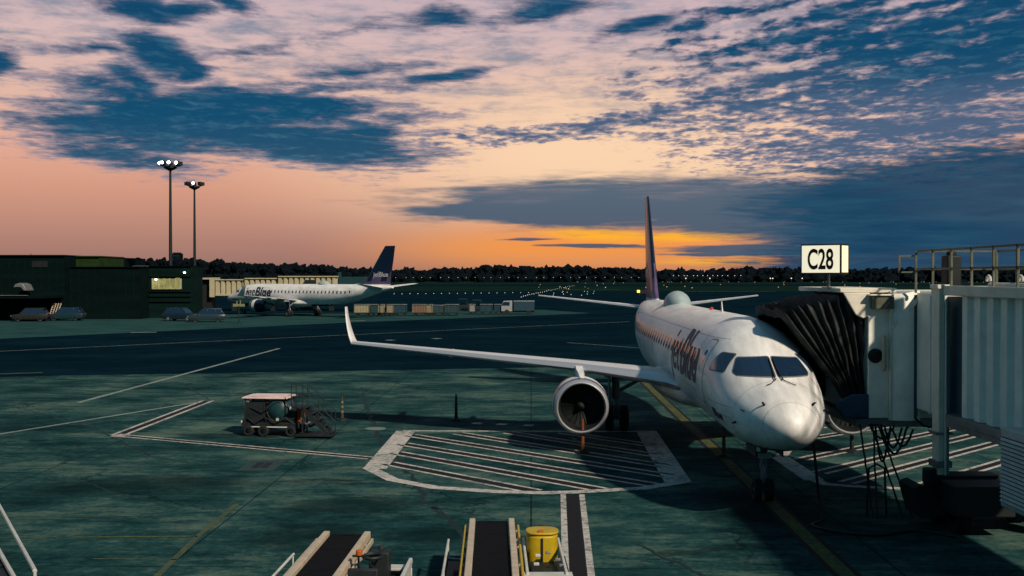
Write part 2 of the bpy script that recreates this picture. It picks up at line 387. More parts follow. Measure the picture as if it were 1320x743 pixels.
# ================================================================== GROUND
def ground_mat(name, dark, mid, light, joint=0.0, rough=.85, stain=True, sc_=1.0):
    m = bpy.data.materials.new(name); m.use_nodes = True; q = NG(m.node_tree); b = m.node_tree.nodes['Principled BSDF']
    geo = q.n('ShaderNodeNewGeometry'); P = geo.outputs['Position']
    Pw = q.vm('ADD', P, q.vm('SCALE', q.vm('SUBTRACT', q.noise(P, .25, 3, .5, col=True), (.5, .5, .5)), 2.5))
    a = q.noise(q.mapping(P, rot=(0, 0, R(14)), scale=(.17, .21, 1)), 1.0 * sc_, 10, .72, 0)
    s2 = q.noise(q.mapping(P, rot=(0, 0, R(-12)), scale=(.45, 1.3, 1)), 1.2 * sc_, 9, .76, 0)
    fine = q.noise(P, 5.0, 7, .8)
    h = q.m('ADD', q.m('ADD', q.m('MULTIPLY', a, .50), q.m('MULTIPLY', s2, .30)), q.m('MULTIPLY', fine, .20))
    c = q.ramp(h, [(.43, tuple(dark) + (1,)), (.50, tuple(mid) + (1,)), (.585, tuple(light) + (1,))])
    if stain:
        st = q.noise(q.mapping(P, rot=(0, 0, R(30)), scale=(.16, .34, 1)), 1.7, 5, .6, 1.0)
        c = q.mix(q.m('MULTIPLY', q.ss(.57, .70, st), .62), c, tuple(x * .35 for x in dark) + (1,))
        # oil spills where machines stand
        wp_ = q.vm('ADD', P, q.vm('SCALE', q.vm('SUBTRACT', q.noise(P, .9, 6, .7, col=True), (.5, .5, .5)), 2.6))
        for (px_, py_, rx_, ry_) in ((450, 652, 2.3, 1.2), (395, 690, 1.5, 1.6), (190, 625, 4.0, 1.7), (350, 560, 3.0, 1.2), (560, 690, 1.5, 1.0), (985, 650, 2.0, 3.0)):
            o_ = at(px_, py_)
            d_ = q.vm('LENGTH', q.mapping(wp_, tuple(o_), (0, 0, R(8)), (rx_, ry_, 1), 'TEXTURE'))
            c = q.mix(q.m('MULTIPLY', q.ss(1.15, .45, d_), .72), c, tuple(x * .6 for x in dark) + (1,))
        # hairline cracks
        vo = q.n('ShaderNodeTexVoronoi', feature='DISTANCE_TO_EDGE'); q.link(q.vm('ADD', P, q.vm('SCALE', q.vm('SUBTRACT', q.noise(P, 1.1, 6, .7, col=True), (.5, .5, .5)), 1.8)), vo.inputs['Vector']); vo.inputs['Scale'].default_value = .16
        ck = q.m('MULTIPLY', q.ss(.013, .004, vo.outputs['Distance']), q.ss(.46, .58, q.noise(P, .22, 3, .5)))
        c = q.mix(q.m('MULTIPLY', ck, .75), c, tuple(x * .5 for x in dark) + (1,))
        sp = q.noise(P, 1.6, 3, .6)
        c = q.mix(q.m('MULTIPLY', q.ss(.68, .74, sp), .5), c, tuple(x * .4 for x in dark) + (1,))
        tr = q.noise(q.mapping(Pw, rot=(0, 0, R(58)), scale=(.05, 1.3, 1)), 1.0, 4, .6, .3)      # tyre tracks
        c = q.mix(q.m('MULTIPLY', q.ss(.60, .70, tr), .45), c, tuple(x * .5 for x in dark) + (1,))
    if joint:
        br = q.n('ShaderNodeTexBrick'); br.offset = 0.0
        q.link(q.mapping(P, rot=(0, 0, R(1)), scale=(1, 1, 1)), br.inputs['Vector'])
        br.inputs['Scale'].default_value = 1.0; br.inputs['Mortar Size'].default_value = .03; br.inputs['Mortar Smooth'].default_value = .5
        br.inputs['Brick Width'].default_value = 7.6; br.inputs['Row Height'].default_value = 7.6
        c = q.mix(q.m('MULTIPLY', br.outputs['Fac'], joint), c, tuple(x * .4 for x in dark) + (1,))
    q.link(c, b.inputs['Base Color']); b.inputs['Roughness'].default_value = 1.0; b.inputs['Specular IOR Level'].default_value = .04 if stain else 0.0
    bn = q.n('ShaderNodeBump'); bn.inputs['Strength'].default_value = .35; bn.inputs['Distance'].default_value = .02
    q.link(q.noise(P, 14.0, 5, .7), bn.inputs['Height']); q.link(bn.outputs[0], b.inputs['Normal'])
    return m
CONC = ground_mat('apron concrete', (.0022, .019, .023), (.013, .052, .054), (.078, .126, .104), .8)
ASPH = ground_mat('dark asphalt', (.0016, .008, .015), (.0024, .012, .020), (.0045, .018, .028), 0, stain=False, sc_=.5)
CONC2 = ground_mat('far concrete', (.012, .042, .046), (.020, .058, .060), (.028, .072, .072), 0, stain=False)
GRASSM = ground_mat('dark grass', (.004, .014, .012), (.006, .019, .016), (.009, .024, .019), 0, stain=False)
def sheet(name, pts, m, z):
    b = MB([m]); b.face([(p[0], p[1], z) for p in pts]); o = b.build(name)
    if o.data.polygons[0].normal.z < 0: o.data.flip_normals()
    return tag(o, kind='structure')
sheet('ground', [(-4000, -60), (4000, -60), (4000, 5000), (-4000, 5000)], ASPH, 0)
a0, a1, a2 = at(0, 486), at(700, 474), at(1320, 464)
def ext(p, q, x):
    t = (x - p.x) / (q.x - p.x); return (x, p.y + t * (q.y - p.y))
sheet('apron', [(-90, -55), (90, -55), ext(a1, a2, 90), a1, ext(a0, a1, -90)], CONC, .004)
f0, f1, f2 = at(0, 437), at(450, 416), at(760, 404)
sheet('service_road', [ext(f0, f1, -140), f0, f1, f2, at(700, 399.5), at(470, 403), at(250, 406), at(0, 409), (-140, at(0, 409).y)], CONC2, .004)
sheet('grass', [(-900, 430), (900, 470), (900, 690), (-900, 650)], GRASSM, .006)
sheet('grass', [(-900, 800), (900, 840), (900, 1600), (-900, 1600)], GRASSM, .006)

MW = bpy.data.materials.new('worn white line paint'); MW.use_nodes = True
def worn(m, c, c2, lo=.36, hi=.5, sc_=5):
    q = NG(m.node_tree); b = m.node_tree.nodes['Principled BSDF']; geo = q.n('ShaderNodeNewGeometry')
    n = q.m('ADD', q.m('MULTIPLY', q.noise(geo.outputs['Position'], sc_, 6, .75), .7), q.m('MULTIPLY', q.noise(geo.outputs['Position'], .6, 4, .6), .3))
    q.link(q.ramp(n, [(lo, c2), (hi, c)]), b.inputs['Base Color']); b.inputs['Roughness'].default_value = .8; b.inputs['Specular IOR Level'].default_value = .15
worn(MW, (.46, .43, .41, 1), (.10, .13, .125, 1), .40, .54)
MBK = bpy.data.materials.new('black line paint'); MBK.use_nodes = True; worn(MBK, (.010, .010, .012, 1), (.03, .05, .05, 1), .3, .42)
MY = bpy.data.materials.new('worn yellow line paint'); MY.use_nodes = True; worn(MY, (.10, .10, .012, 1), (.018, .05, .04, 1), .44, .58)
MYF = bpy.data.materials.new('faded yellow line paint'); MYF.use_nodes = True; worn(MYF, (.075, .085, .03, 1), (.02, .05, .05, 1), .40, .58)
MWF = bpy.data.materials.new('faded white line paint'); MWF.use_nodes = True; worn(MWF, (.22, .25, .24, 1), (.05, .09, .09, 1), .36, .55)
MCR = bpy.data.materials.new('crack sealer'); MCR.use_nodes = True; worn(MCR, (.008, .02, .024, 1), (.02, .05, .05, 1), .3, .5)
wl, bl, yl, yf, wf, cr = MB([MW]), MB([MBK]), MB([MY]), MB([MYF]), MB([MWF]), MB([MCR])
def strip(mb, pts, w, z):
    pts = [Vector((p[0], p[1], 0)) for p in pts]; n = len(pts); Lf, Rt = [], []
    for i in range(n):
        ws = w[i] if isinstance(w, (list, tuple)) else w
        if i == 0: d = (pts[1] - pts[0]).normalized(); k = 1
        elif i == n - 1: d = (pts[-1] - pts[-2]).normalized(); k = 1
        else:
            d1, d2 = (pts[i] - pts[i - 1]).normalized(), (pts[i + 1] - pts[i]).normalized(); d = (d1 + d2).normalized()
            k = 1 / max(.4, d.dot(d1))
        nn = Vector((-d.y, d.x, 0)) * ws / 2 * k
        Lf.append(pts[i] + nn); Rt.append(pts[i] - nn)
    for i in range(n - 1):
        mb.face([(p.x, p.y, z) for p in (Lf[i], Lf[i + 1], Rt[i + 1], Rt[i])])
def subdiv(pts, step):
    out = []
    for a, b in zip(pts, pts[1:]):
        n = max(1, int((b - a).length / step))
        out += [a.lerp(b, k / n) for k in range(n)]
    return out + [pts[-1]]
ZW, ZB = .012, .008
def dbl(p, q, off, w, wb, ex=0):
    """two white lines with a black band between them"""
    p, q = Vector(p), Vector(q); d = (q - p).normalized(); n = Vector((-d.y, d.x, 0))
    for sgn in (-1, 1): strip(wl, [p + n * off * sgn, q + n * off * sgn], w, ZW)
    strip(bl, [p, q], wb, ZB)
# hatched box beside the engine
out_l = [at(519, 556), at(478, 606), at(506, 619), at(560, 629), at(640, 634.5), at(740, 635), at(830, 630), at(878, 622)]
strip(wl, [at(523, 556), at(483, 605)], .75, ZW)
strip(wl, [at(475, 603.5)] + out_l[2:5] + [at(700, 636)] + out_l[5:] + [at(884, 621)], .42, ZW + .002)
strip(wl, [at(874, 622), at(833, 556)], .8, ZW)
strip(wl, [at(519, 556), at(840, 557)], .28, ZW + .002)
for p, q in (((519, 572.7), (842, 625.6)), ((529, 561.5), (862, 614)), ((510, 584), (776, 632)), ((500, 597.5), (690, 634)),
             ((590, 559), (856, 601)), ((655, 558), (848, 588)), ((725, 558), (842, 575))):
    dbl(at(*p), at(*q), .26, .14, .36)
# hatched box beyond the nose, under the bridge
strip(wl, [at(1006, 590), at(1050, 620)], .62, ZW)
strip(wl, [at(1042, 617), at(1066, 625), at(1115, 628.5), at(1200, 632)], .36, ZW + .002)
strip(wl, [at(1006, 590), at(1040, 553), at(1160, 545)], .4, ZW + .002)
for p, q in (((1032, 593), (1230, 553)), ((1056, 610), (1290, 553)), ((1090, 623), (1320, 562)), ((1040, 566), (1150, 549)), ((1180, 629), (1340, 582))):
    dbl(at(*p), at(*q), .22, .15, .28)
# lead-in lines on the left
dbl(at(738, 638), at(750, 800), .26, .15, .34)
dbl(at(152, 561.5), at(478, 591), .2, .13, .2)
dbl(at(152, 561.5), at(268, 517), .24, .16, .36)
strip(wl, [at(148, 561.5), at(162, 562)], .7, ZW + .002)
strip(wf, [at(-40, 566), at(0, 560), at(255, 519)], .22, ZW)
strip(wf, [at(101, 519.5), at(360, 449.5)], .3, ZW)
strip(wf, [at(-60, 456), at(450, 432), at(811, 415)], .22, ZW)
strip(wf, [at(731, 442), at(840, 450)], .16, ZW)
for px in (615, 647, 681): strip(wl, [at(px - 6, 546 + (px - 615) * .04), at(px + 6, 546.5 + (px - 615) * .04)], .45, ZW)
for (px, py, w) in ((185, 429, 34), (503, 439, 9), (563, 437, 9), (460, 414, 22), (500, 407, 8)): strip(wf, [at(px - w / 2, py), at(px + w / 2, py - .4)], .9, ZW)
strip(yf, [at(0, 482.5), at(55, 480.5)], .5, ZW)
# yellow lines
strip(yl, [at(-60, 694.6), at(0, 694), at(255, 692)], .10, ZW)
strip(yf, [at(306, 650), at(255, 692), at(150, 795)], .15, ZW)
strip(yf, [at(0, 667), at(210, 666)], .05, ZW); strip(yf, [at(120, 721), at(228, 722)], .07, ZW)
ax0, ax1 = Vector((6.62, 12, 0)), Vector((7.62, 64, 0))
strip(yl, [ax0, ax1], .34, ZW + .004); strip(bl, [ax0, ax1], .58, ZB + .002)
strip(yl, [at(905, 566), at(938, 566)], .4, ZW + .002)
# sealed cracks
for pl, w in ((((466, 500), (470, 520), (482, 547), (492, 572), (510, 590), (524, 604), (538, 628), (549, 646), (581, 671), (600, 700)), .16),
              (((0, 520), (60, 535), (120, 552), (200, 590), (260, 600)), .08), (((470, 640), (560, 655), (640, 668)), .07),
              (((820, 700), (870, 726), (905, 743)), .09), (((240, 497), (275, 520)), .07), (((0, 610), (80, 612), (160, 640), (230, 655)), .06)):
    pts = subdiv([at(*p) for p in pl], .35); rnd = random.Random(len(pl))
    pts = [p + Vector((rnd.uniform(-.09, .09), rnd.uniform(-.09, .09), 0)) for p in pts]
    strip(cr, pts, [w * rnd.uniform(.5, 1.5) for _ in pts], .006)
for nm, mb in (('apron_marking', wl), ('apron_marking', bl), ('apron_marking', yl), ('apron_marking', yf), ('apron_marking', wf), ('pavement_crack', cr)):
    o = mb.build(nm); tag(o, kind='structure')
    for p in o.data.polygons:
        if p.normal.z < 0: p.flip()

# ================================================================== AIRCRAFT
FUS = [(0.0, 2.44, 2.50, .03), (.03, 2.33, 2.62, .15), (.10, 2.22, 2.74, .28), (.25, 2.08, 2.89, .46), (.5, 1.94, 3.04, .66), (.8, 1.84, 3.16, .83), (1.2, 1.75, 3.29, 1.00),
       (1.6, 1.69, 3.40, 1.13), (2.0, 1.65, 3.52, 1.23), (2.6, 1.61, 3.80, 1.35), (3.2, 1.59, 4.10, 1.42), (4.0, 1.58, 4.47, 1.475), (5.0, 1.57, 4.74, 1.50),
       (6.5, 1.57, 4.89, 1.505), (8, 1.57, 4.92, 1.505), (15, 1.57, 4.92, 1.505), (22, 1.57, 4.92, 1.505), (24, 1.66, 4.92, 1.49), (26, 1.92, 4.92, 1.43), (28, 2.30, 4.92, 1.30),
       (30, 2.78, 4.91, 1.10), (32, 3.32, 4.88, .84), (34, 3.86, 4.80, .53), (35.3, 4.2, 4.68, .26), (36.0, 4.36, 4.56, .10)]
def pchip(xs, ys):
    n = len(xs); h = [xs[i + 1] - xs[i] for i in range(n - 1)]; d = [(ys[i + 1] - ys[i]) / h[i] for i in range(n - 1)]
    m = [d[0]] + [0 if d[i - 1] * d[i] <= 0 else (3 * (h[i - 1] + h[i])) / ((2 * h[i] + h[i - 1]) / d[i - 1] + (h[i] + 2 * h[i - 1]) / d[i]) for i in range(1, n - 1)] + [d[-1]]
    def f(x):
        x = min(max(x, xs[0]), xs[-1]); i = 0
        while i < n - 2 and x > xs[i + 1]: i += 1
        t = (x - xs[i]) / h[i]
        return (1 + 2 * t) * (1 - t) ** 2 * ys[i] + t * (1 - t) ** 2 * h[i] * m[i] + t * t * (3 - 2 * t) * ys[i + 1] + t * t * (t - 1) * h[i] * m[i + 1]
    return f
_x = [f[0] for f in FUS]; fzb, fzt, fhw = (pchip(_x, [f[k] for f in FUS]) for k in (1, 2, 3))
def sec(s): zb, zt = fzb(s), fzt(s); return (zb + zt) / 2, (zt - zb) / 2, fhw(s)
def Fv(x, s, z): zc, hh, hw = sec(s); return (x / hw) ** 2 + ((z - zc) / hh) ** 2 - 1
def nrm(x, s, z):
    e = .01
    n = Vector(((Fv(x + e, s, z) - Fv(x - e, s, z)), (Fv(x, s + e, z) - Fv(x, s - e, z)), (Fv(x, s, z + e) - Fv(x, s, z - e))))
    return n.normalized()
def front(off):                    # (x, z) seen from ahead -> the nose skin
    def f(x, z):
        lo, hi = .0, 12.0
        for _ in range(40):
            mid = (lo + hi) / 2
            if Fv(x, mid, z) > 0: lo = mid
            else: hi = mid
        return Vector((x, hi, z)) + nrm(x, hi, z) * off
    return f
def side(sgn, off, flip=False, s0=0.0):   # (s, z) seen from the side -> the skin
    def f(u, z):
        s = s0 - u if flip else s0 + u
        zc, hh, hw = sec(s); k = max(0.02, 1 - ((z - zc) / hh) ** 2)
        p = Vector((sgn * hw * math.sqrt(k), s, z)); return p + nrm(p.x, p.y, p.z) * off
    return f
def wing_loft(mb, secs, n=11, axis='x', mifn=None):
    """airfoil sections: (span position, leading edge s, chord, height, thickness)"""
    rings = []
    for (r, le, ch, z, th) in secs:
        ring = []
        for k in range(2 * n):
            t = k / (2 * n) * 2 * math.pi; cx = (1 + math.cos(t)) / 2
            yt = 5 * th * (.2969 * math.sqrt(cx) - .126 * cx - .3516 * cx ** 2 + .2843 * cx ** 3 - .1036 * cx ** 4) * ch
            zz_ = yt if math.sin(t) >= 0 else -yt * .7
            ring.append((r, le + cx * ch, z + zz_) if axis == 'x' else (zz_ if math.sin(t) < 0 and False else (yt if math.sin(t) >= 0 else -yt), le + cx * ch, r))
        rings.append(ring)
    mb.loft(rings, 0, (True, True), mifn=mifn)
    return mb
def make_aircraft(label):
    root = thing('passenger_aircraft', label, 'airplane', group='narrow body airliners at the gates')
    # fuselage skin with its belly and tail colours
    ss_ = []; s = 0.0
    while s < 36.0:
        ss_.append(s); s += .02 if s < .12 else (.06 if s < 1 else (.15 if s < 6.5 else .45))
    ss_.append(36.0); NR = 64
    b = MB([WHITE, NAVY]); rings = []
    for s in ss_:
        zc, hh, hw = sec(s)
        rings.append([(hw * math.sin(2 * math.pi * k / NR), s, zc + hh * math.cos(2 * math.pi * k / NR)) for k in range(NR)])
    def bm_(i, j):
        s = ss_[i]; zc, hh, hw = sec(s); z = zc + hh * math.cos(2 * math.pi * (j + .5) / NR)
        return 1 if (z < 1.86 and s > .4) else 0
    b.loft(rings, mifn=bm_); fus = b.build('fuselage', root, sharp=80)
    # belly fairing
    b = MB([WHITE, NAVY]); rings = []
    for k in range(19):
        t = k / 18; s = 10.6 + 10.2 * t; e = math.sin(math.pi * t) ** .55
        rings.append([((.35 + 1.42 * e) * math.cos(a) * (1 if math.sin(a) < 0 else .95), s, 2.15 + (.25 + .62 * e) * math.sin(a) * (1 if math.sin(a) < 0 else .9)) for a in [2 * math.pi * q / 28 for q in range(28)]])
    b.loft(rings); b.build('belly_fairing', root, sharp=80)
    # radome ring
    zc, hh, hw = sec(.92); b = MB([SEAM2])
    pr = []
    for s_ in (.50, .511):
        zc, hh, hw = sec(s_); pr.append([((hw + .003) * math.sin(2 * math.pi * k / 64), s_, zc + (hh + .003) * math.cos(2 * math.pi * k / 64)) for k in range(64)])
    b.loft(pr, caps=(False, False)); b.build('radome_seam', root)
    for s0_ in (1.75, 6.15, 11.3, 20.9, 24.6, 29.4, 33.0):
        pr = []
        for s_ in (s0_, s0_ + .014):
            zc, hh, hw = sec(s_); pr.append([((hw + .003) * math.sin(2 * math.pi * k / 64), s_, zc + (hh + .003) * math.cos(2 * math.pi * k / 64)) for k in range(64)])
        b = MB([SEAM2]); b.loft(pr, caps=(False, False)); b.build('skin_joint', root)
    for sgn in (-1, 1):
        for (zj, sa, sb) in ((4.35, 4.3, 28), (2.75, 1.8, 11)):
            mapped(poly2d([(sa, zj), (sa, zj + .012), (sb, zj + .012), (sb, zj)]), side(sgn, .003), 'skin_joint', [SEAM2], root, .3)
        for (sa, sb, za, zb_) in ((1.9, 2.5, 2.05, 2.5), (6.6, 7.7, 2.05, 2.75), (9.0, 9.6, 2.0, 2.3)):
            mapped(poly2d(rounded([(sa, za), (sa, zb_), (sb, zb_), (sb, za)], .06)), side(sgn, .0035), 'hatch_seam', [SEAM2], root, .15)
            mapped(poly2d(rounded([(sa + .014, za + .014), (sa + .014, zb_ - .014), (sb - .014, zb_ - .014), (sb - .014, za + .014)], .06)), side(sgn, .006), 'hatch', [WHITE], root, .15)
    # cockpit glazing
    for sgn in (-1, 1):
        w = [(.035 * sgn, 3.53), (.035 * sgn, 3.97), (.80 * sgn, 3.92), (.97 * sgn, 3.58), (.93 * sgn, 3.52)]
        fr_ = [(.012 * sgn, 3.505), (.012 * sgn, 3.995), (.81 * sgn, 3.945), (1.0 * sgn, 3.58), (.945 * sgn, 3.495)]
        o = mapped(poly2d(rounded(w, .06)), front(.012), 'windshield', [GLASS], root, .08)
        mapped(poly2d(rounded(fr_, .07)), front(.006), 'window_frame', [SEAM], o, .08)
        w = [(3.12, 3.55), (3.42, 4.0), (3.98, 4.01), (4.16, 3.64), (4.10, 3.55)]
        o = mapped(poly2d(rounded(w, .09)), side(sgn, .012), 'cockpit_side_window', [GLASS], root, .08)
        w2 = [(3.09, 3.53), (3.41, 4.025), (4.0, 4.035), (4.19, 3.64), (4.12, 3.525)]
        mapped(poly2d(rounded(w2, .1)), side(sgn, .006), 'window_frame', [SEAM], o, .08)
        f = front(.035); b = MB([BLACK])
        b.tube([f(.10 * sgn, 3.44), f(.06 * sgn, 3.66), f(.05 * sgn, 3.9)], .018, 6)
        b.tube([f(.06 * sgn, 3.46), f(.24 * sgn, 3.37), f(.36 * sgn, 3.33)], .012, 6)
        b.build('wiper', root)
        for (x, z) in ((.58, 2.95), (.98, 2.75), (1.12, 2.42)):
            p = front(0)(x * sgn, z); n = nrm(*p); b = MB([BLACK])
            b.tube([p, p + n * .09, p + n * .10 + Vector((0, -.12, 0))], [.035, .025, .01], 6); b.build('probe', root)
        # doors, front and rear
        for (s0, s1) in ((4.75, 5.5), (28.2, 28.9)):
            o = mapped(poly2d(rounded([(s0, 2.55), (s0, 4.28), (s1, 4.28), (s1, 2.55)], .16)), side(sgn, .007), 'door', [WHITE], root, .12)
            mapped(poly2d(rounded([(s0 - .03, 2.52), (s0 - .03, 4.31), (s1 + .03, 4.31), (s1 + .03, 2.52)], .18)), side(sgn, .004), 'door_seam', [SEAM], o, .12)
            c_ = (s0 + s1) / 2
            mapped(poly2d(rounded([(c_ - .13, 3.62), (c_ - .13, 4.0), (c_ + .13, 4.0), (c_ + .13, 3.62)], .08)), side(sgn, .012), 'door_window', [GLASS], o, .12)
        # cabin windows
        k = 0; s = 6.35
        while s < 27.7:
            mapped(poly2d(rounded([(s - .125, 3.52), (s - .125, 3.93), (s + .125, 3.93), (s + .125, 3.52)], .10)), side(sgn, .014), 'window', [GLASS], root, .2)
            s += .79
        # titles
        flip = sgn < 0
        a = text2d('jet', 1.95, .012, .08); bx = max(v.co.x for v in a.verts) + .10
        c_ = text2d('Blue', 1.95, .06, .08)
        for v in c_.verts: v.co.x += bx
        me = bpy.data.meshes.new('t'); c_.to_mesh(me); c_.free(); a.from_mesh(me); bpy.data.meshes.remove(me)
        wd = max(v.co.x for v in a.verts)
        for v in a.verts: v.co.y += 3.02; v.co.x *= 5.9 / wd
        mapped(a, side(sgn, .010, flip, 11.75 if flip else 5.85), 'lettering', [INK], root, .12)
        a = text2d('Blue', .34, .01, .2)
        wd = max(v.co.x for v in a.verts)
        for v in a.verts: v.co.y += 2.34; v.co.x *= 1.25 / wd
        mapped(a, side(sgn, .008, flip, 3.75 if flip else 2.5), 'lettering', [INK], root, .08)
        # wing
        secs = [(1.2 * sgn, 11.75, 6.0, 2.28, .12), (1.6 * sgn, 12.05, 5.6, 2.40, .12), (2.1 * sgn, 12.3, 5.2, 2.47, .12), (4.6 * sgn, 13.55, 3.7, 2.75, .115), (9 * sgn, 15.95, 2.55, 3.04, .115), (13.7 * sgn, 18.4, 1.55, 3.34, .115)]
        b = MB([WING, METAL]); wing_loft(b, secs, 14, mifn=lambda i, j: 1 if 11 <= j <= 16 else 0); wing = b.build('wing', root, sharp=60)
        secs = [(13.7 * sgn, 18.4, 1.55, 3.34, .115)]
        for k in range(1, 7):
            t = k / 6; secs.append(((13.7 + .56 * math.sin(t * 1.1) + .10 * t) * sgn, 18.4 + 2.05 * t, 1.55 - .95 * t, 3.34 + .10 * t + 1.35 * t ** 1.25, .10))
        b = MB([WHITE, NAVY]); rings = []
        for i, (r, le, ch, z, th) in enumerate(secs):
            t = i / 6; ang = min(1.30, 1.9 * t); ring = []
            for k in range(20):
                a_ = k / 20 * 2 * math.pi; cx = (1 + math.cos(a_)) / 2
                yt = 5 * th * (.2969 * math.sqrt(cx) - .126 * cx - .3516 * cx ** 2 + .2843 * cx ** 3 - .1036 * cx ** 4) * ch * (1 if math.sin(a_) >= 0 else -.7)
                ring.append((r - sgn * yt * math.sin(ang), le + cx * ch, z + yt * math.cos(ang)))
            rings.append(ring)
        b.loft(rings, mifn=lambda i, j: 0); b.build('winglet', wing, sharp=60)
        for (r, s0_, z) in ((3.4, 15.6, 2.32), (6.6, 16.5, 2.72), (9.6, 17.6, 2.95)):
            b = MB([WING]); b.lathe([(0, .02), (.3, .12), (1.0, .17), (1.9, .12), (2.5, .02)], (r * sgn, s0_, z), 'Y', 12, caps=(True, True)); b.build('flap_fairing', wing, sharp=60)
        # engine
        ex, ez, es = 4.6 * sgn, 1.60, 11.35
        b = MB([METAL, NAVY, BLACK, WHITE])
        b.lathe([(1.0, .70), (.45, .74), (.16, .775), (.05, .80), (.0, .845), (.03, .885), (.12, .925), (.26, .95), (.30, .953), (.55, .975), (.62, .978), (1.2, .985), (1.3, .985), (2.0, .95), (2.7, .83), (3.1, .74), (3.1, .62)], (ex, es, ez), 'Y', 40,
                mis=[2, 2, 2, 0, 0, 0, 0, 1, 1, 3, 3, 1, 1, 1, 1, 2])
        eng = b.build('engine', root, sharp=50)
        b = MB([STEEL]); b.lathe([(2.6, .62), (3.1, .56), (3.9, .36), (3.95, .30), (4.5, .03)], (ex, es, ez), 'Y', 24); b.build('exhaust_cone', eng, sharp=60)
        b = MB([DARK])
        for k in range(22):
            t = 2 * math.pi * k / 22; pts = []
            for r_, tw in ((.2, .7), (.72, .25)):
                for d_ in (-1, 1):
                    q = t + d_ * (.13 if r_ < .4 else .15); pts.append((ex + r_ * math.cos(q), es + .8 + d_ * .10 * tw, ez + r_ * math.sin(q)))
            b.face([pts[0], pts[1], pts[3], pts[2]])
        b.lathe([(.98, .0), (.98, .71)], (ex, es, ez), 'Y', 24)
        b.build('fan', eng)
        b = MB([DARK]); b.lathe([(.42, .005), (.5, .07), (.65, .15), (.85, .22)], (ex, es, ez), 'Y', 20); b.build('spinner', eng, sharp=60)
        # pylon from nacelle top into the wing's leading edge
        b = MB([WHITE]); rings = []
        for (s_, zb_, zt_, hw_) in ((es + .55, ez + .93, ez + .99, .04), (es + .9, ez + .92, ez + 1.15, .13), (es + 1.6, ez + .85, 2.78, .17), (es + 2.4, ez + .8, 2.86, .18), (es + 3.6, 2.1, 2.80, .15), (es + 5.2, 2.35, 2.62, .03)):
            rings.append([(ex - hw_, s_, zb_), (ex + hw_, s_, zb_), (ex + hw_, s_, (zb_ + zt_) / 2), (ex + hw_ * .7, s_, zt_), (ex - hw_ * .7, s_, zt_), (ex - hw_, s_, (zb_ + zt_) / 2)])
        b.loft(rings); b.build('pylon', eng, sharp=40)
        # tailplane
        b = MB([WHITE, METAL]); wing_loft(b, [(.25 * sgn, 31.4, 3.0, 4.38, .10), (.8 * sgn, 31.75, 2.75, 4.45, .10), (6.04 * sgn, 34.35, 1.15, 5.02, .09)], 10, mifn=lambda i, j: 1 if 8 <= j <= 11 else 0); b.build('tailplane', root, sharp=60)
        # main gear
        gx, gs = 2.97 * sgn, 17.5
        b = MB([STEEL]); b.tube([(gx, gs, .48), (gx, gs, 1.3)], .09, 12); b.tube([(gx, gs, 1.25), (gx + .05 * sgn, gs - .05, 2.5)], .15, 12)
        b.tube([(gx, gs - .02, 1.5), (gx - 1.15 * sgn, gs - .1, 2.15)], .08, 8); b.tube([(gx - .42, gs, .48), (gx + .42, gs, .48)], .08, 10)
        b.tube([(gx, gs + .2, 1.3), (gx, gs + .35, .95), (gx, gs + .15, .6)], .05, 8)
        gear = b.build('landing_gear', root)
        for d_ in (-.30, .30):
            b = MB([TYRE, STEEL]); b.lathe([(-.10, .24), (-.17, .34), (-.17, .44), (-.12, .5), (.12, .5), (.17, .44), (.17, .34), (.10, .24), (.06, .1), (.06, .0)], (gx + d_, gs, .5), 'X', 28, mis=[0] * 7 + [1, 1]); b.build('wheel', gear, sharp=40)
        b = MB([NAVY]); b.box((gx + .28 * sgn, gs, 1.75), (.04, .75, 1.15)); b.build('gear_door', gear, .01)
    # nose gear
    b = MB([STEEL, WPAINT]); b.tube([(0, 3.72, .32), (0, 3.70, .95)], .065, 10); b.tube([(0, 3.70, .9), (0, 3.55, 1.75)], .10, 12)
    b.tube([(0, 3.62, 1.2), (0, 4.5, 1.75)], .05, 8); b.tube([(-.26, 3.72, .32), (.26, 3.72, .32)], .05, 8); b.tube([(0, 3.56, 1.0), (0, 3.4, .72), (0, 3.62, .45)], .035, 6)
    b.box((0, 3.46, 1.28), (.34, .12, .14), 1)
    ng = b.build('landing_gear', root)
    for d_ in (-.17, .17):
        b = MB([TYRE, WPAINT]); b.lathe([(-.06, .15), (-.10, .2), (-.10, .27), (-.07, .31), (.07, .31), (.10, .27), (.10, .2), (.06, .15), (.04, .05), (.04, 0)], (d_, 3.72, .31), 'X', 24, mis=[0] * 7 + [1, 1]); b.build('wheel', ng, sharp=40)
        b = MB([NAVY]); b.box((d_ * 2.1, 3.55, 1.48), (.03, 1.3, .30)); b.build('gear_door', ng, .008)
    b = MB([LAMPON, STEEL])
    # fin
    b = MB([NAVY, TAILP, WHITE]); secs = [(4.5, 28.6, 6.9, 0, .03), (4.95, 29.9, 5.6, 0, .075), (5.35, 30.6, 4.9, 0, .095), (6.0, 31.05, 4.55, 0, .095), (6.8, 31.65, 4.1, 0, .095), (7.6, 32.25, 3.65, 0, .095), (8.6, 33.0, 3.1, 0, .095), (9.6, 33.75, 2.5, 0, .095), (10.5, 34.45, 1.95, 0, .09)]
    wing_loft(b, secs, 12, 'z', mifn=lambda i, j: (2 if i < 1 else 1 if (i == 1 or (i == 2 and (j % 5 < 3)) or (i == 3 and j % 5 == 1)) else 0)); fin = b.build('fin', root, sharp=60)
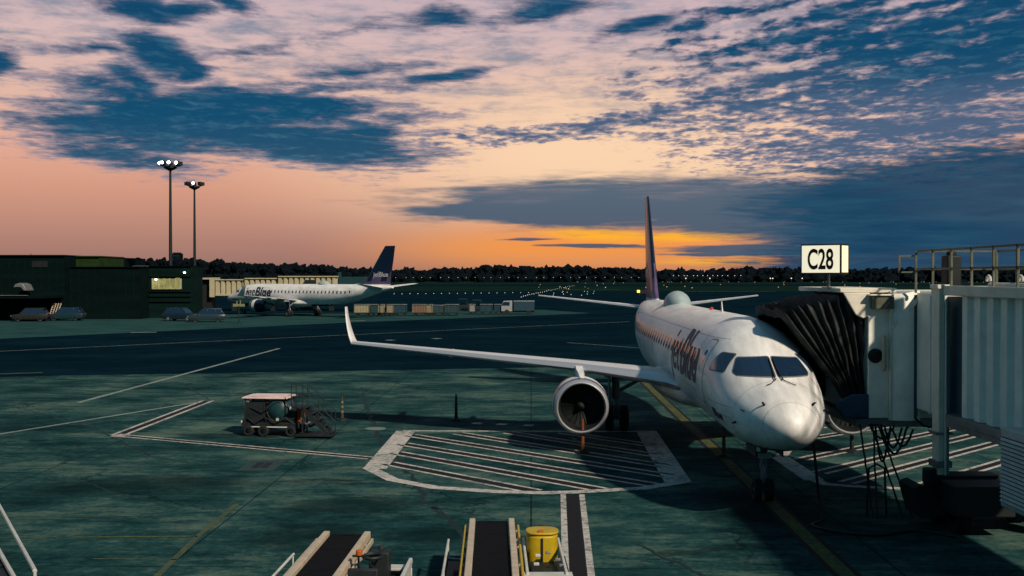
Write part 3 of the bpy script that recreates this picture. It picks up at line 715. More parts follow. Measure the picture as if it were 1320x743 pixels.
    for sgn in (-1, 1):
        a = text2d('jetBlue', .95, .02); wd = max(v.co.x for v in a.verts)
        def ff(u, v):
            s_ = 35.1 - u if sgn < 0 else 32.35 + u
            for (z0, l0, c0_, _, t0), (z1, l1, c1_, _, t1) in zip(secs, secs[1:]):
                if z0 <= v <= z1: break
            t = (v - z0) / (z1 - z0); le, ch, th = l0 + t * (l1 - l0), c0_ + t * (c1_ - c0_), t0 + t * (t1 - t0)
            cx = min(max((s_ - le) / ch, .01), .99)
            yt = 5 * th * (.2969 * math.sqrt(cx) - .126 * cx - .3516 * cx ** 2 + .2843 * cx ** 3 - .1036 * cx ** 4) * ch
            return Vector((sgn * (yt + .012), s_, v))
        for v in a.verts: v.co.x *= 2.75 / wd; v.co.y += 6.05
        mapped(a, ff, 'lettering', [WING], fin, .15)
    # roof fittings
    b = MB([mat('pale dome', (.32, .40, .41), .4, var=.15)]); rings = []
    for k in range(13):
        t = k / 12; e = max(.02, math.sin(math.pi * t)) ** .6
        rings.append([(.60 * e * math.cos(a_), 20.6 + 2.6 * t, 4.80 + .66 * e * math.sin(a_)) for a_ in [math.pi * q / 14 for q in range(15)]])
    b.loft(rings, closed=False); b.build('antenna_dome', root, sharp=60)
    for (s_, hgt) in ((10.2, .34),):
        b = MB([WHITE]); b.loft([[(-.02, s_, 4.9), (.02, s_, 4.9), (.02, s_ + .25, 4.9), (-.02, s_ + .25, 4.9)], [(-.01, s_ + .18, 4.92 + hgt), (.01, s_ + .18, 4.92 + hgt), (.01, s_ + .28, 4.92 + hgt), (-.01, s_ + .28, 4.92 + hgt)]], smooth=False)
        b.build('antenna', root)
    b = MB([mat('lit red beacon', (.5, .05, .02), .4, var=0)]); b.lathe([(0, .07), (.06, .07), (.10, .03)], (0, 12.5, 4.91), 'Z', 10, caps=(False, True)); b.build('beacon', root)
    return root
plane = make_aircraft('large white airliner parked nose-on at the C28 gate, docked to the black bellows')
plane.location = (6.72, 25.94, 0); plane.rotation_euler = (0, 0, -.0225)
plane2 = copy_tree(plane)
plane2.location = (-46.25, 178.9, 0); plane2.rotation_euler = (0, 0, -2.198)
plane2['label'] = 'distant white airliner seen from the side before the cream corrugated jet bridge'

# ================================================================== NEAR JET BRIDGE
jb = thing('jet_bridge', 'grey corrugated jet bridge with black bellows docked to the near airliner', 'jet bridge', (11.4, 27.0, 0), group='passenger boarding bridges')
JO = Vector((-11.4, -27.0, 0))
def J(mb, name, parent=None, bevel=0.0, sharp=35):
    bmesh.ops.translate(mb.bm, verts=mb.bm.verts[:], vec=JO)
    return mb.build(name, parent or jb, bevel, sharp=sharp)
# tunnel: corrugated left and right walls, floor, roof
def corrug(y0, y1, pitch, x, dpt):
    out = []; y = y0
    while y < y1:
        for (f, d) in ((0, 0), (.42, 0), (.55, dpt), (.87, dpt)):
            yy = y + f * pitch
            if yy < y1: out.append((yy, x + d))
        y += pitch
    out.append((y1, x)); return out
tz0, tz1 = 2.80, 5.68
b = MB([BRIDGE]); prof = corrug(9.0, 25.6, .68, 10.52, .11)
b.loft([[(x, y, tz0) for y, x in prof], [(x, y, tz1) for y, x in prof]], closed=False, smooth=False)
prof = corrug(9.0, 25.6, .68, 12.62, -.11)
b.loft([[(x, y, tz0) for y, x in prof], [(x, y, tz1) for y, x in prof]], closed=False, smooth=False)
b.box((11.57, 25.57, 4.24), (1.9, .06, 2.86)); J(b, 'tunnel_wall')
b = MB([BRIDGE, BRIDGEL]); b.box((11.57, 17.7, 5.78), (2.3, 17.5, .16), 1); b.box((10.44, 17.7, 5.75), (.10, 17.5, .24), 1); b.box((12.70, 17.7, 5.75), (.10, 17.5, .24), 1); J(b, 'roof', bevel=.02)
b = MB([STEEL]); b.box((11.57, 17.7, 2.70), (2.3, 17.5, .18)); b.box((10.52, 17.7, 2.62), (.16, 17.5, .30)); b.box((12.6, 17.7, 2.62), (.16, 17.5, .30))
for k in range(9): b.box((11.57, 11 + k * 1.8, 2.55), (2.0, .12, .16))
J(b, 'floor_frame', bevel=.015)
# outer end of the tunnel towards the cab
b = MB([BRIDGE, BRIDGEL]); b.prism([(10.62, 26.9), (10.62, 28.75), (12.6, 28.75), (12.6, 26.9)], 'Z', 2.62, 5.66)
for y in (27.35, 27.8): b.box((10.605, y, 4.1), (.04, .10, 3.0))
J(b, 'tunnel_end', bevel=.03)
b = MB([BRDK]); b.prism([(10.70, 25.61), (10.70, 26.895), (12.5, 26.895), (12.5, 25.61)], 'Z', 2.75, 5.6); J(b, 'tunnel_joint')
b = MB([BRDK]); b.box((10.60, 28.80, 4.0), (.10, .11, 3.2)); J(b, 'joint_seal')
# lift column
b = MB([BRIDGEL, BRBLUE, STEEL])
for yy in (26.62,):
    b.box((10.36, yy, 3.5), (.13, .42, 4.6), 0); b.box((10.50, yy, 3.3), (.16, .30, 4.3), 1); b.box((10.42, yy, 5.84), (.36, .5, .10), 0)
    b.tube([(10.44, yy - .26, 1.2), (10.44, yy - .26, 5.5)], .03, 8, 0); b.box((10.42, yy, 1.55), (.40, .48, .16), 2); b.box((10.42, yy, 2.3), (.42, .5, .05), 2)
J(b, 'lift_column', bevel=.015)
b = MB([BRBLUE, STEEL]); b.box((12.75, 26.62, 3.5), (.34, .42, 4.6), 0); J(b, 'lift_column', bevel=.015)
# wheel carriage
b = MB([DARK]); b.box((11.57, 26.6, 1.05), (2.9, .7, .5)); b.box((11.57, 26.6, .62), (1.2, 1.5, .4)); b.prism([(9.75, .32), (9.55, 1.05), (9.78, 1.12), (10.2, .8), (10.4, .32)], 'Y', 26.1, 27.1); b.box((11.0, 25.6, .9), (1.6, 1.0, .7)); b.tube([(10.0, 26.2, 1.15), (10.0, 26.2, 1.5)], .17, 12)
car = J(b, 'wheel_carriage', bevel=.03)
for xx in (10.6, 12.5):
    for yy in (26.0, 27.2):
        b = MB([TYRE, STEEL]); b.lathe([(-.14, .26), (-.18, .4), (-.14, .5), (.14, .5), (.18, .4), (.14, .26), (.1, .1), (.1, 0)], (xx, yy, .5), 'X', 24, mis=[0] * 5 + [1, 1]); J(b, 'wheel', car, sharp=40)
# rotating cab: front post panel, lamp box, curved drum panel
b = MB([BRIDGE]); b.prism([(9.52, 28.95), (9.32, 29.25), (9.32, 32.9), (12.6, 32.9), (12.6, 28.95)], 'Z', 2.34, 5.55); J(b, 'cab_body', bevel=.02)
b = MB([BRIDGE, BRIDGEL]); rings = []
for k in range(15):
    t = k / 14; x = 9.98 + .78 * t; y = 28.9 - .20 * math.sin(math.pi * min(1, t * .75 + .18))
    rings.append([(x, y, 2.30), (x, y, 5.50 + .12 * t), (x, y + .08, 5.60 + .12 * t), (x, 29.02, 5.66), (x, 29.02, 2.30)])
b.loft(rings, smooth=True); J(b, 'drum_panel', sharp=40)
b = MB([BRIDGEL]); b.bar((9.98, 28.77, 4.75), (10.72, 28.70, 5.58), .05, .10); b.box((9.96, 28.84, 4.0), (.06, .16, 3.4)); J(b, 'drum_trim', bevel=.01)
b = MB([BRIDGE]); b.box((9.66, 28.90, 3.95), (.54, .08, 3.2)); J(b, 'cab_post_panel', bevel=.015)
b = MB([RAILM, BRIDGEL]); b.box((9.72, 28.80, 5.40), (.56, .30, .34), 0); b.box((9.66, 28.78, 5.60), (.64, .36, .05), 1); J(b, 'lamp_box', bevel=.02)
b = MB([CREAM]); b.tube([(9.76, 28.76, 3.62), (9.76, 28.72, 3.72), (9.76, 28.72, 4.42), (9.76, 28.76, 4.52)], .055, 10); J(b, 'grab_handle')
b = MB([BLACK]); b.lathe([(0, .19), (.06, .19), (.09, .14)], (9.56, 28.86, 4.0), 'Y', 20, caps=(True, True)); bmesh.ops.rotate(b.bm, verts=b.bm.verts[:], cent=(9.56, 28.86, 4.0), matrix=Matrix.Rotation(math.pi, 3, 'Z')); J(b, 'porthole')
b = MB([BRIDGEL]); b.box((9.4, 31.0, 5.72), (1.5, 4.2, .12)); b.prism([(8.72, 5.66), (9.42, 5.66), (9.42, 5.05), (9.25, 4.98), (9.05, 5.08), (8.92, 5.30)], 'Y', 28.84, 28.92); b.box((11.3, 31, 5.62), (2.5, 3.9, .14)); J(b, 'cab_roof', bevel=.02)
b = MB([STEEL]); b.box((10.8, 30.9, 2.22), (3.4, 3.9, .22)); b.box((9.2, 30.9, 2.36), (.5, 3.5, .10)); J(b, 'cab_floor', bevel=.02)
b = MB([DKBLUE]); b.prism([(8.75, 2.36), (8.55, 2.62), (8.62, 2.80), (9.0, 2.98), (9.40, 2.98), (9.40, 2.36)], 'Y', 28.82, 28.98); J(b, 'bumper_flap', bevel=.03)
# accordion bellows, folded against the curve of the fuselage
def fusx(z, Y):
    s = Y - 25.94; zc, hh, hw = sec(max(.2, s))
    k = 1 - ((z - zc) / hh) ** 2
    return 6.72 + .0225 * s + hw * math.sqrt(k) + .02 if k > 0 else None
b = MB([BELLOWS]); NP = 9; rings = []
for i in range(2 * NP + 1):
    t = i / (2 * NP); crest = i % 2
    o = .17 if crest else 0.0
    y0, y1 = 29.12 - o + .30 * t, 32.55 + o * .6
    ztop = 5.52 + (.20 if crest else 0) - .56 * t ** 1.2
    ring = []
    def pt(y, z):
        h = max(0, min(1, (z - 2.45) / 3.1))
        x = 9.36 - t * (.25 + 2.35 * h ** 1.15) + mnoise.noise(Vector((t * 9, y * 2, z * 2))) * .06
        fx = fusx(z, y)
        if fx is not None and x < fx: x = fx
        return (x, y + mnoise.noise(Vector((z * 2.2, t * 6, 3))) * .07, z + mnoise.noise(Vector((y * 2.6, t * 14, 9))) * .10)
    for k in range(19): ring.append(pt(y0, 2.45 + (ztop - .12 - 2.45) * k / 18))
    ring.append(pt(y0 + .06, ztop - .03))
    for k in range(9): ring.append(pt(y0 + .22 + (y1 - y0 - .44) * k / 8, ztop))
    for k in range(9): ring.append(pt(y1, ztop - .1 - (ztop - 2.6) * k / 8))
    rings.append(ring)
b.loft(rings, closed=False, smooth=False); J(b, 'bellows', sharp=25)
b = MB([DARK])
for i in range(2, 2 * NP + 1, 2):
    r = rings[i + 1] if i + 1 < len(rings) else rings[i]
    b.tube([Vector(p) + Vector((-.015, -.025, 0)) for p in r[3:19]], .012, 5)
J(b, 'bellows_rib')
# guard rail on the roof
b = MB([RAILM])
def rail(x):
    for z in (6.28, 6.74): b.bar((x, 12, z), (x, 28.4, z), .05, .05)
    y = 12.4
    while y < 28.6: b.bar((x, y, 5.66), (x, y, 6.76), .05, .05); y += 1.15
rail(10.5); rail(12.6)
for y in (28.4,):
    for z in (6.28, 6.74): b.bar((10.5, y, z), (12.6, y, z), .045, .045)
for z in (6.20, 6.62): b.bar((10.05, 28.45, z), (10.5, 28.45, z), .04, .04)
b.bar((10.05, 28.45, 6.18), (10.05, 28.45, 6.64), .045, .045)
J(b, 'guard_rail')
b = MB([DARK]); b.box((10.98, 27.4, 6.22), (.36, .42, .78)); b.box((10.98, 27.4, 5.82), (.55, .55, .10)); b.tube([(10.98, 27.4, 6.55), (10.98, 27.4, 6.72)], .12, 10); J(b, 'roof_motor', bevel=.04)
b = MB([WPAINT])
for yy in (25.3, 23.7): b.tube([(11.0, yy - .10, 5.98), (11.0, yy - .07, 6.07), (11.0, yy, 6.10), (11.0, yy + .07, 6.07), (11.0, yy + .10, 5.98)], .035, 8)
b.bar((11.05, 23.4, 6.0), (11.05, 22.5, 6.0), .10, .14); b.tube([(10.9, 25.0, 5.90), (10.9, 12, 5.90)], .05, 8); J(b, 'roof_conduit')
b = MB([mat('lit red lamp', (.5, .02, .02), .4, var=0, emit=(1, .12, .08), estr=1.2), STEEL]); b.tube([(12.6, 22.2, 6.74), (12.6, 22.2, 6.84)], .02, 8, 1); b.lathe([(0, .04), (.08, .045), (.1, .02)], (12.6, 22.2, 6.84), 'Z', 10, caps=(True, True)); J(b, 'warning_lamp')
# cables hanging under cab and tunnel
rnd = random.Random(3)
def hang(p, q, sag, r=.03):
    p, q = Vector(p), Vector(q); pts = []
    for k in range(17):
        t = k / 16; v = p.lerp(q, t); v.z -= sag * math.sin(math.pi * t) + (rnd.uniform(-.012, .012)); v.z = max(v.z, .04); v.x += rnd.uniform(-.012, .012); pts.append(v)
    b = MB([BLACK]); b.tube(pts, r, 7); J(b, 'cable')
for (x0, x1, zb, sg) in ((9.55, 9.85, 2.2, .95), (9.7, 10.3, 2.2, .75), (9.8, 10.15, 2.15, .55), (10.0, 10.45, 2.1, .45), (9.4, 9.95, 2.2, .35), (10.5, 11.3, 2.5, .35)):
    hang((x0, 28.8, zb), (x1, 28.5, zb), sg)
for (x, x2) in ((9.15, 9.05), (9.45, 9.80), (9.62, 10.05), (9.5, 9.15)):
    hang((x, 28.8, 2.2), (x2, 27.4, .04), .0, .026)
for (xa, xb) in ((8.95, 9.45),):
    b = MB([DARK]); b.tube([(xa, 27.6, .02), (xa + .05, 27.6, 1.25), (xa + .25, 27.6, 1.36), (xb - .05, 27.6, 1.25), (xb, 27.6, .02)], .03, 8); J(b, 'cable')
# air unit hung under the tunnel
b = MB([WPAINT, DARK]); b.box((10.75, 21.75, 2.2), (1.5, 1.3, 1.62), 0)
unit = J(b, 'air_unit', bevel=.03)
b = MB([WPAINT, DARK]); b.box((10.75, 21.09, 2.16), (1.28, .02, 1.34), 1); b.box((9.99, 21.75, 2.16), (.02, 1.12, 1.34), 1)
for k in range(16): b.box(None, (1.28, .015, .06), 0, M=Matrix.Translation((10.75, 21.06, 1.54 + k * .083)) @ Matrix.Rotation(R(35), 4, 'X')); b.box(None, (.015, 1.12, .06), 0, M=Matrix.Translation((9.965, 21.75, 1.54 + k * .083)) @ Matrix.Rotation(R(35), 4, 'Y'))
J(b, 'grille', unit)
b = MB([DARK]); b.box((10.9, 22.0, 1.26), (1.2, .8, .26)); J(b, 'air_duct', bevel=.02)

# gate sign on the cab roof
gs_ = thing('gate_sign', 'backlit white box sign reading C28 standing on the jet bridge cab roof', 'sign', (8.55, 30.0, 5.78), R(-40))
b = MB([BLACK]); b.box((0, 0, .78), (1.16, .50, .82)); b.build('sign_box', gs_, .012)
b = MB([SIGNON]); b.box((0, -.252, .78), (1.08, .012, .74)); b.build('sign_face', gs_)
b = MB([SIGNSIDE]); b.box((.582, 0, .78), (.012, .40, .72)); b.build('sign_side', gs_)
a = text2d('C28', .72, .016); xs = [v.co.x for v in a.verts]; ys = [v.co.y for v in a.verts]
w0, h0 = max(xs) - min(xs), max(ys) - min(ys); x0_, y0_ = min(xs), min(ys)
for v in a.verts: v.co.x = (v.co.x - x0_) / w0 * .74 - .37; v.co.y = (v.co.y - y0_) / h0 * .57 + .495
mapped(a, lambda u, v: Vector((u, -.261, v)), 'lettering', [LETTER], gs_, 9)
b = MB([STEEL]); b.tube([(.12, 0, 0), (.12, 0, .40)], .045, 10); b.box((.12, 0, .01), (.3, .24, .02)); b.build('post', gs_)

# ground power cable from the nose to the bridge
b = MB([BLACK]); pts = []
for k, p in enumerate([(7.55, 27.4, 1.9), (7.62, 27.4, 1.2), (7.72, 27.5, .5), (7.72, 27.2, .06), (7.3, 26.6, .04), (7.7, 25.9, .04), (8.6, 25.6, .04), (9.6, 26.0, .04), (10.3, 25.4, .04)]): pts.append(Vector(p))
sm = []
for i in range(len(pts) - 1):
    p0, p1, p2, p3 = pts[max(i - 1, 0)], pts[i], pts[i + 1], pts[min(i + 2, len(pts) - 1)]
    for k in range(8):
        t = k / 8; sm.append(.5 * ((2 * p1) + (p2 - p0) * t + (2 * p0 - 5 * p1 + 4 * p2 - p3) * t * t + (3 * p1 - p0 - 3 * p2 + p3) * t ** 3))
b.tube(sm + [pts[-1]], .035, 8); o = b.build('power_cable'); tag(o, 'black ground power cable hanging from the near airliner nose onto the apron', 'cable')

# ================================================================== GROUND EQUIPMENT
def belt_loader(label, loc, rz, variant):
    t = thing('belt_loader', label, 'belt loader', loc, rz, 'belt loaders at the bottom of the apron')
    Ln = 9.0
    b = MB([RUBBER]); b.box((0, 0, .93), (.66, Ln, .10)); b.tube([(-.33, Ln / 2, .93), (.33, Ln / 2, .93)], .07, 12)
    for k in range(6): b.box((0, -Ln / 2 + .4 + k * 1.5, .981), (.64, .03, .006))
    b.build('belt', t, .006)
    for sgn in (-1, 1):
        b = MB([CREAM, YELLOW]); b.box((sgn * .405, 0, .97), (.125, Ln + .1, .16), 0); b.box((sgn * .54, -.1, .92), (.05, Ln - .2, .10), 1 if variant else 0)
        for k in range(7): b.box((sgn * .50, -4 + k * 1.3, .86), (.03, .05, .22), 0)
        b.build('side_rail', t, .015)
    b = MB([DARK, STEEL]); b.box((0, -.4, .62), (.9, 6.6, .38)); b.box((0, -.2, .42), (1.3, 4.2, .16))
    for y in (-2, 0, 2): b.bar((-.4, y, .5), (-.4, y + 1.2, .85), .06, .06, 1); b.bar((.4, y, .5), (.4, y + 1.2, .85), .06, .06, 1)
    b.build('chassis', t, .02)
    for sx_ in (-.62, .62):
        for y in (-1.8, 2.0):
            b = MB([TYRE, WPAINT]); b.lathe([(-.09, .16), (-.11, .24), (-.08, .32), (.08, .32), (.11, .24), (.09, .16), (.06, .05), (.06, 0)], (sx_, y, .32), 'X', 20, mis=[0] * 5 + [1, 1]); b.build('wheel', t, sharp=40)
    b = MB([WPAINT])                                      # folding hand rail on the left side
    b.tube([(-.87, 3.7, .80), (-.87, -4.2, .80)], .026, 8)
    for y in (3.65, 1.6, -.2, -2): b.tube([(-.87, y, .80), (-.87, y, .45), (-.6, y, .42)], .018, 6)
    b.build('hand_rail', t)
    b = MB([DARK]); b.box((-.72, -.2, .50), (.26, 6.6, .06)); b.build('walk_deck', t, .01)
    if variant == 0:
        b = MB([DARK]); b.box((1.05, 1.2, .55), (.9, 3.3, .30)); b.box((.98, 2.45, .92), (.36, .3, .55)); b.tube([(.98, 2.6, 1.0), (.98, 2.6, 1.25)], .06, 8); b.box((.95, 1.1, .78), (.5, .5, .14)); b.box((.95, .85, 1.05), (.5, .1, .5)); b.build('operator_platform', t, .03)
        b = MB([WPAINT]); b.box((1.28, 2.72, .82), (.44, .30, .05)); b.box((1.48, 1.4, .92), (.07, 2.9, .10)); b.box((1.48, 2.0, .62), (.04, 1.5, .5)); b.box((1.3, 2.8, .55), (.42, .05, .5)); b.build('platform_frame', t, .015)
        b = MB([BLACK]); b.tube([(.64, 2.2, .9), (.64, 2.2, 1.16)], .02, 8); b.box((.64, 2.2, 1.16), (.22, .05, .03)); b.build('beacon_pole', t)
        b = MB([ORANGE]); b.lathe([(0, .06), (.07, .06), (.09, .04)], (.65, 2.2, 1.18), 'Z', 14, caps=(True, True)); b.build('beacon', t, sharp=40)
        b = MB([DARK])
        b.tube([(.9, 2.1, .9), (.9, 2.1, 1.15)], .02, 6); b.lathe([(0, .17), (.03, .19), (.06, .17), (.03, .15), (0, .17)], (.9, 2.1, 1.15), 'Z', 18); b.build('steering_wheel', t)
    else:
        b = MB([DARK]); b.box((1.02, 1.2, .55), (.80, 3.3, .30)); b.box((.96, 1.5, .70), (.5, .9, .10)); b.tube([(.96, 3.0, .9), (.96, 3.0, 1.25)], .06, 10); b.build('operator_platform', t, .03)
        b = MB([WPAINT]); b.box((.62, 1.9, .92), (.05, 2.6, .09)); b.box((1.30, 1.9, .92), (.05, 2.6, .09)); b.box((.98, .55, .90), (.85, .5, .07)); b.build('platform_frame', t, .012)
        b = MB([YELLOW]); pr = []
        for k in range(32):
            a_ = 2 * math.pi * k / 32; ca_, sa_ = math.cos(a_), math.sin(a_); pr.append((.96 - .30 * math.copysign(abs(ca_) ** .7, ca_), 2.62 + .28 * math.copysign(abs(sa_) ** .8, sa_)))
        b.prism(pr, 'Z', .50, 1.20); b.build('engine_cover', t, .05)
        b = MB([YELLOW]); b.prism([((u - .96) * 1.06 + .96, (v - 2.62) * 1.06 + 2.62) for u, v in pr], 'Z', 1.202, 1.25); b.build('engine_lid', t, .02)
        b = MB([BLACK, ORANGE]); b.box((.95, 2.335, .90), (.04, .03, .50), 0); b.box((.93, 2.42, 1.26), (.10, .1, .04), 1); b.build('latch', t, .005)
        b = MB([WPAINT, STEEL])
        for (x, y) in ((.85, 1.9), (1.2, 1.6), (1.05, 2.1), (.8, 1.3), (1.25, 1.2)): b.box((x, y, .94), (.10, .06, .05), 1 if x > 1 else 0)
        b.build('control_box', t, .01)
    return t
belt_loader('left belt loader with an orange beacon and white framed operator platform', at(445, 716, .95).xy.to_3d() + Vector((0, -1.6, 0)), R(-2), 0)
belt_loader('right belt loader with a yellow engine cover beside its belt', at(632.5, 704, .95).xy.to_3d() + Vector((0, -1.7, 0)), R(1), 1)
def put_loader(o, px, py):                     # far belt end stands under this spot
    p = at(px, py, .98); rz = o.rotation_euler.z
    o.location = (p.x + math.sin(rz) * 4.5, p.y - math.cos(rz) * 4.5, 0)
LD = [o for o in col.objects if o.name.startswith('belt_loader')]
put_loader(LD[0], 447, 690); put_loader(LD[1], 634, 673)

# white rails of a towed baggage conveyor at the lower left corner
t = thing('baggage_conveyor', 'white railed conveyor deck cut off by the lower left corner of the picture', 'conveyor', tuple(at(-20, 745, 0)))
O = t.location.copy()
def lp(px, py, z): return at(px, py, z) - O
b = MB([WPAINT]); b.tube([lp(-70, 530, .9), lp(0, 654, .9), lp(45, 736, .9)], .04, 8); b.tube([lp(45, 736, .9), lp(45, 736, .9) - Vector((0, 0, .5))], .03, 8); b.tube([lp(-30, 600, .9), lp(-30, 600, .9) - Vector((0, 0, .5))], .03, 8); b.build('hand_rail', t)
b = MB([WPAINT]); b.tube([lp(-60, 600, .75), lp(0, 713, .75), lp(20, 748, .75)], .045, 8); b.build('side_rail', t)
b = MB([DARK]); p0, p1, p2, p3 = lp(-62, 600, .68), lp(17, 746, .68), lp(-60, 800, .68), lp(-150, 640, .68)
b.loft([[p0, p1, p2, p3], [p - Vector((0, 0, .14)) for p in (p0, p1, p2, p3)]], smooth=False)
for k in range(12):
    b.bar(p0.lerp(p1, k / 12) + Vector((0, 0, .02)), p3.lerp(p2, k / 12) + Vector((0, 0, .02)), .03, .03)
b.build('deck', t)
b = MB([BLACK])
for p in (p0, p1, p2, p3): b.box((p.lerp((p0 + p2) / 2, .12).x, p.lerp((p0 + p2) / 2, .12).y, .27), (.12, .12, .52))
b.build('leg', t)

# service cart with roof
sp = at(355, 560)
t = thing('service_cart', 'dark ramp service cart with pinkish roof and teal tank beside the steps', 'service cart', tuple(sp), R(-6))
b = MB([DARK, WPAINT]); b.box((0, 0, .42), (2.25, 1.25, .22)); b.box((-.02, -.64, .36), (1.9, .04, .05), 1); b.box((-1.16, 0, .52), (.05, 1.1, .12), 1); b.box((1.3, 0, .40), (.5, .9, .12), 0); b.build('chassis', t, .02)
b = MB([PINKROOF]); b.box((-.22, 0, 1.46), (1.78, 1.3, .06)); b.box((-.22, 0, 1.505), (1.4, 1.0, .03)); b.build('roof', t, .02)
for x in (-1.02, .66):
    for y in (-.58, .58):
        b = MB([DARK]); b.tube([(x, y, .5), (x * .9 - .05, y, 1.44)], .03, 8); b.build('roof_post', t)
b = MB([TEALP, STEEL]); b.lathe([(-.58, .05), (-.52, .30), (-.4, .42), (.4, .42), (.52, .30), (.58, .05)], (.28, -.10, 1.0), 'Y', 28, caps=(True, True)); b.lathe([(-.45, .44), (-.40, .44)], (.28, -.1, 1.0), 'Y', 28, 1); b.build('tank', t, sharp=40)
b = MB([DARK, STEEL]); b.box((-.62, -.1, .92), (.8, .95, .75)); b.box((-.62, -.55, 1.0), (.55, .06, .4), 0); b.box((-.95, -.52, 1.25), (.2, .1, .4), 1); b.tube([(-.3, -.5, .6), (-.3, -.5, 1.2), (-.1, -.55, 1.3)], .04, 8); b.tube([(-.9, -.62, .7), (-.6, -.7, .5), (-.2, -.68, .75), (.2, -.7, .52), (.6, -.66, .72), (.9, -.6, .5)], .035, 8); b.tube([(-.8, -.6, 1.1), (-.3, -.66, .92), (.3, -.62, 1.35), (.8, -.5, 1.0)], .025, 8); b.box((.82, -.2, .72), (.3, .7, .5), 0); b.box((-.62, .1, 1.3), (.5, .6, .16), 1); b.build('pump', t, .03)
b = MB([ORANGE]); b.box((1.03, -.1, .80), (.20, .5, .52)); b.build('orange_panel', t, .02)
b = MB([WPAINT]); b.box((.30, -.66, .66), (.10, .05, .10)); b.box((.86, -.62, 1.1), (.18, .04, .14)); b.box((1.2, -.3, .50), (.4, .5, .04)); b.build('reflector', t)
for x in (-.85, -.25, .8):
    for y in (-.6, .6):
        if x == -.25 and y > 0: continue
        b = MB([TYRE, WPAINT]); b.lathe([(-.08, .1), (-.09, .17), (-.06, .21), (.06, .21), (.09, .17), (.08, .1), (.09, .03), (.09, 0)], (x, y - (.06 if x == -.25 else 0), .21), 'Y', 20, mis=[0] * 5 + [1, 1]); b.build('wheel', t, sharp=40)
# steps
sp = at(413, 564)
t = thing('maintenance_steps', 'dark steel steps on castors with tall hand rails beside the service cart', 'steps', tuple(sp), R(-4))
b = MB([DARK]); 
for sy in (-.33, .33): b.bar((.45, sy, .08), (-.62, sy, 1.16), .05, .14); b.bar((-.6, sy, .05), (-.6, sy, 1.16), .05, .05); b.bar((-.9, sy, .1), (.5, sy, .1), .05, .06)
b.build('stringer', t)
for k in range(5):
    b = MB([DARK]); b.box((.40 - k * .235, 0, .22 + k * .235), (.24, .64, .035)); b.build('tread', t, .006)
b = MB([DARK]); b.box((-.78, 0, 1.18), (.5, .68, .04)); b.build('platform', t)
for sy in (-.35, .35):
    b = MB([DARK]); b.tube([(.50, sy, .1), (.50, sy, .98), (-.58, sy, 2.02), (-1.02, sy, 2.02), (-1.02, sy, 1.18)], .018, 8); b.tube([(-.58, sy, 2.02), (-.58, sy, 1.15)], .016, 8); b.tube([(.02, sy, 1.42), (.02, sy, .55)], .016, 6); b.tube([(.50, sy, .55), (-.58, sy, 1.58), (-1.02, sy, 1.58)], .016, 6); b.build('hand_rail', t)
b = MB([DARK]); b.box((-.15, 0, .12), (1.4, .9, .06)); b.build('base_frame', t)

# marker posts
def marker(label, px, py, hgt, band, tilt=0):
    p = at(px, py); t = thing('marker_post', label, 'marker post', tuple(p), 0, 'upright marker posts on the apron')
    b = MB([BLACK]); b.lathe([(0, .26), (.05, .25), (.09, .12), (.10, .10)], n=8, caps=(True, True)); b.build('base', t)
    b = MB([band[0]]); b.lathe([(.09, .075), (hgt - .12, .045), (hgt, .025)], n=14, caps=(True, True)); b.build('post', t, sharp=40)
    for k in (.30, .48, .66):
        b = MB([band[1]]); b.lathe([(hgt * k, .078 - .03 * k), (hgt * (k + .07), .074 - .03 * k)], n=14); b.build('band', t)
DKOR = mat('faded orange plastic', (.16, .06, .02), .6, var=.3); OLV = mat('olive plastic', (.045, .045, .02), .6, var=.3); PALEB = mat('pale reflective band', (.16, .155, .12), .5, var=.2)
marker('banded marker post just right of the maintenance steps', 441, 542, 1.12, (OLV, PALEB))
marker('dark marker post between the steps and the engine, above the hatched box', 588, 542, 1.14, (DARK, OLV))
marker('orange marker post standing in front of the engine intake', 751, 585, 1.20, (mat('worn orange plastic', (.15, .038, .007), .6, var=.3), DKOR))
marker('dark olive marker post behind the nose wheels of the near airliner', 933, 590, 1.15, (OLV, DKOR))
marker('dark marker post under the bridge cab on the right hatching', 1098, 583, 1.2, (DARK, OLV))
# ironwork in the pavement
p = at(338, 600.5); t = thing('drain_cover', 'rectangular drain cover plate with two dark grates in the concrete', 'drain cover', (p.x, p.y, .004))
b = MB([mat('drain frame', (.016, .04, .042), .8, var=.2)]); b.box((0, 0, .006), (1.15, 1.9, .012)); b.build('plate', t)
for x in (-.14, .14):
    b = MB([BLACK]); b.box((x, 0, .016), (.22, .95, .008)); 
    for k in range(6): b.box((x, -.4 + k * .16, .022), (.22, .03, .006))
    b.build('grate', t)
p = at(484, 553); b = MB([mat('pale cover', (.13, .17, .15), .8, var=.2)]); b.lathe([(0, .42), (.012, .42), (.012, 0)], n=28); o = b.build('manhole_cover', None, loc=(p.x, p.y, .004)); tag(o, 'pale round manhole cover left of the hatched box', 'manhole cover')

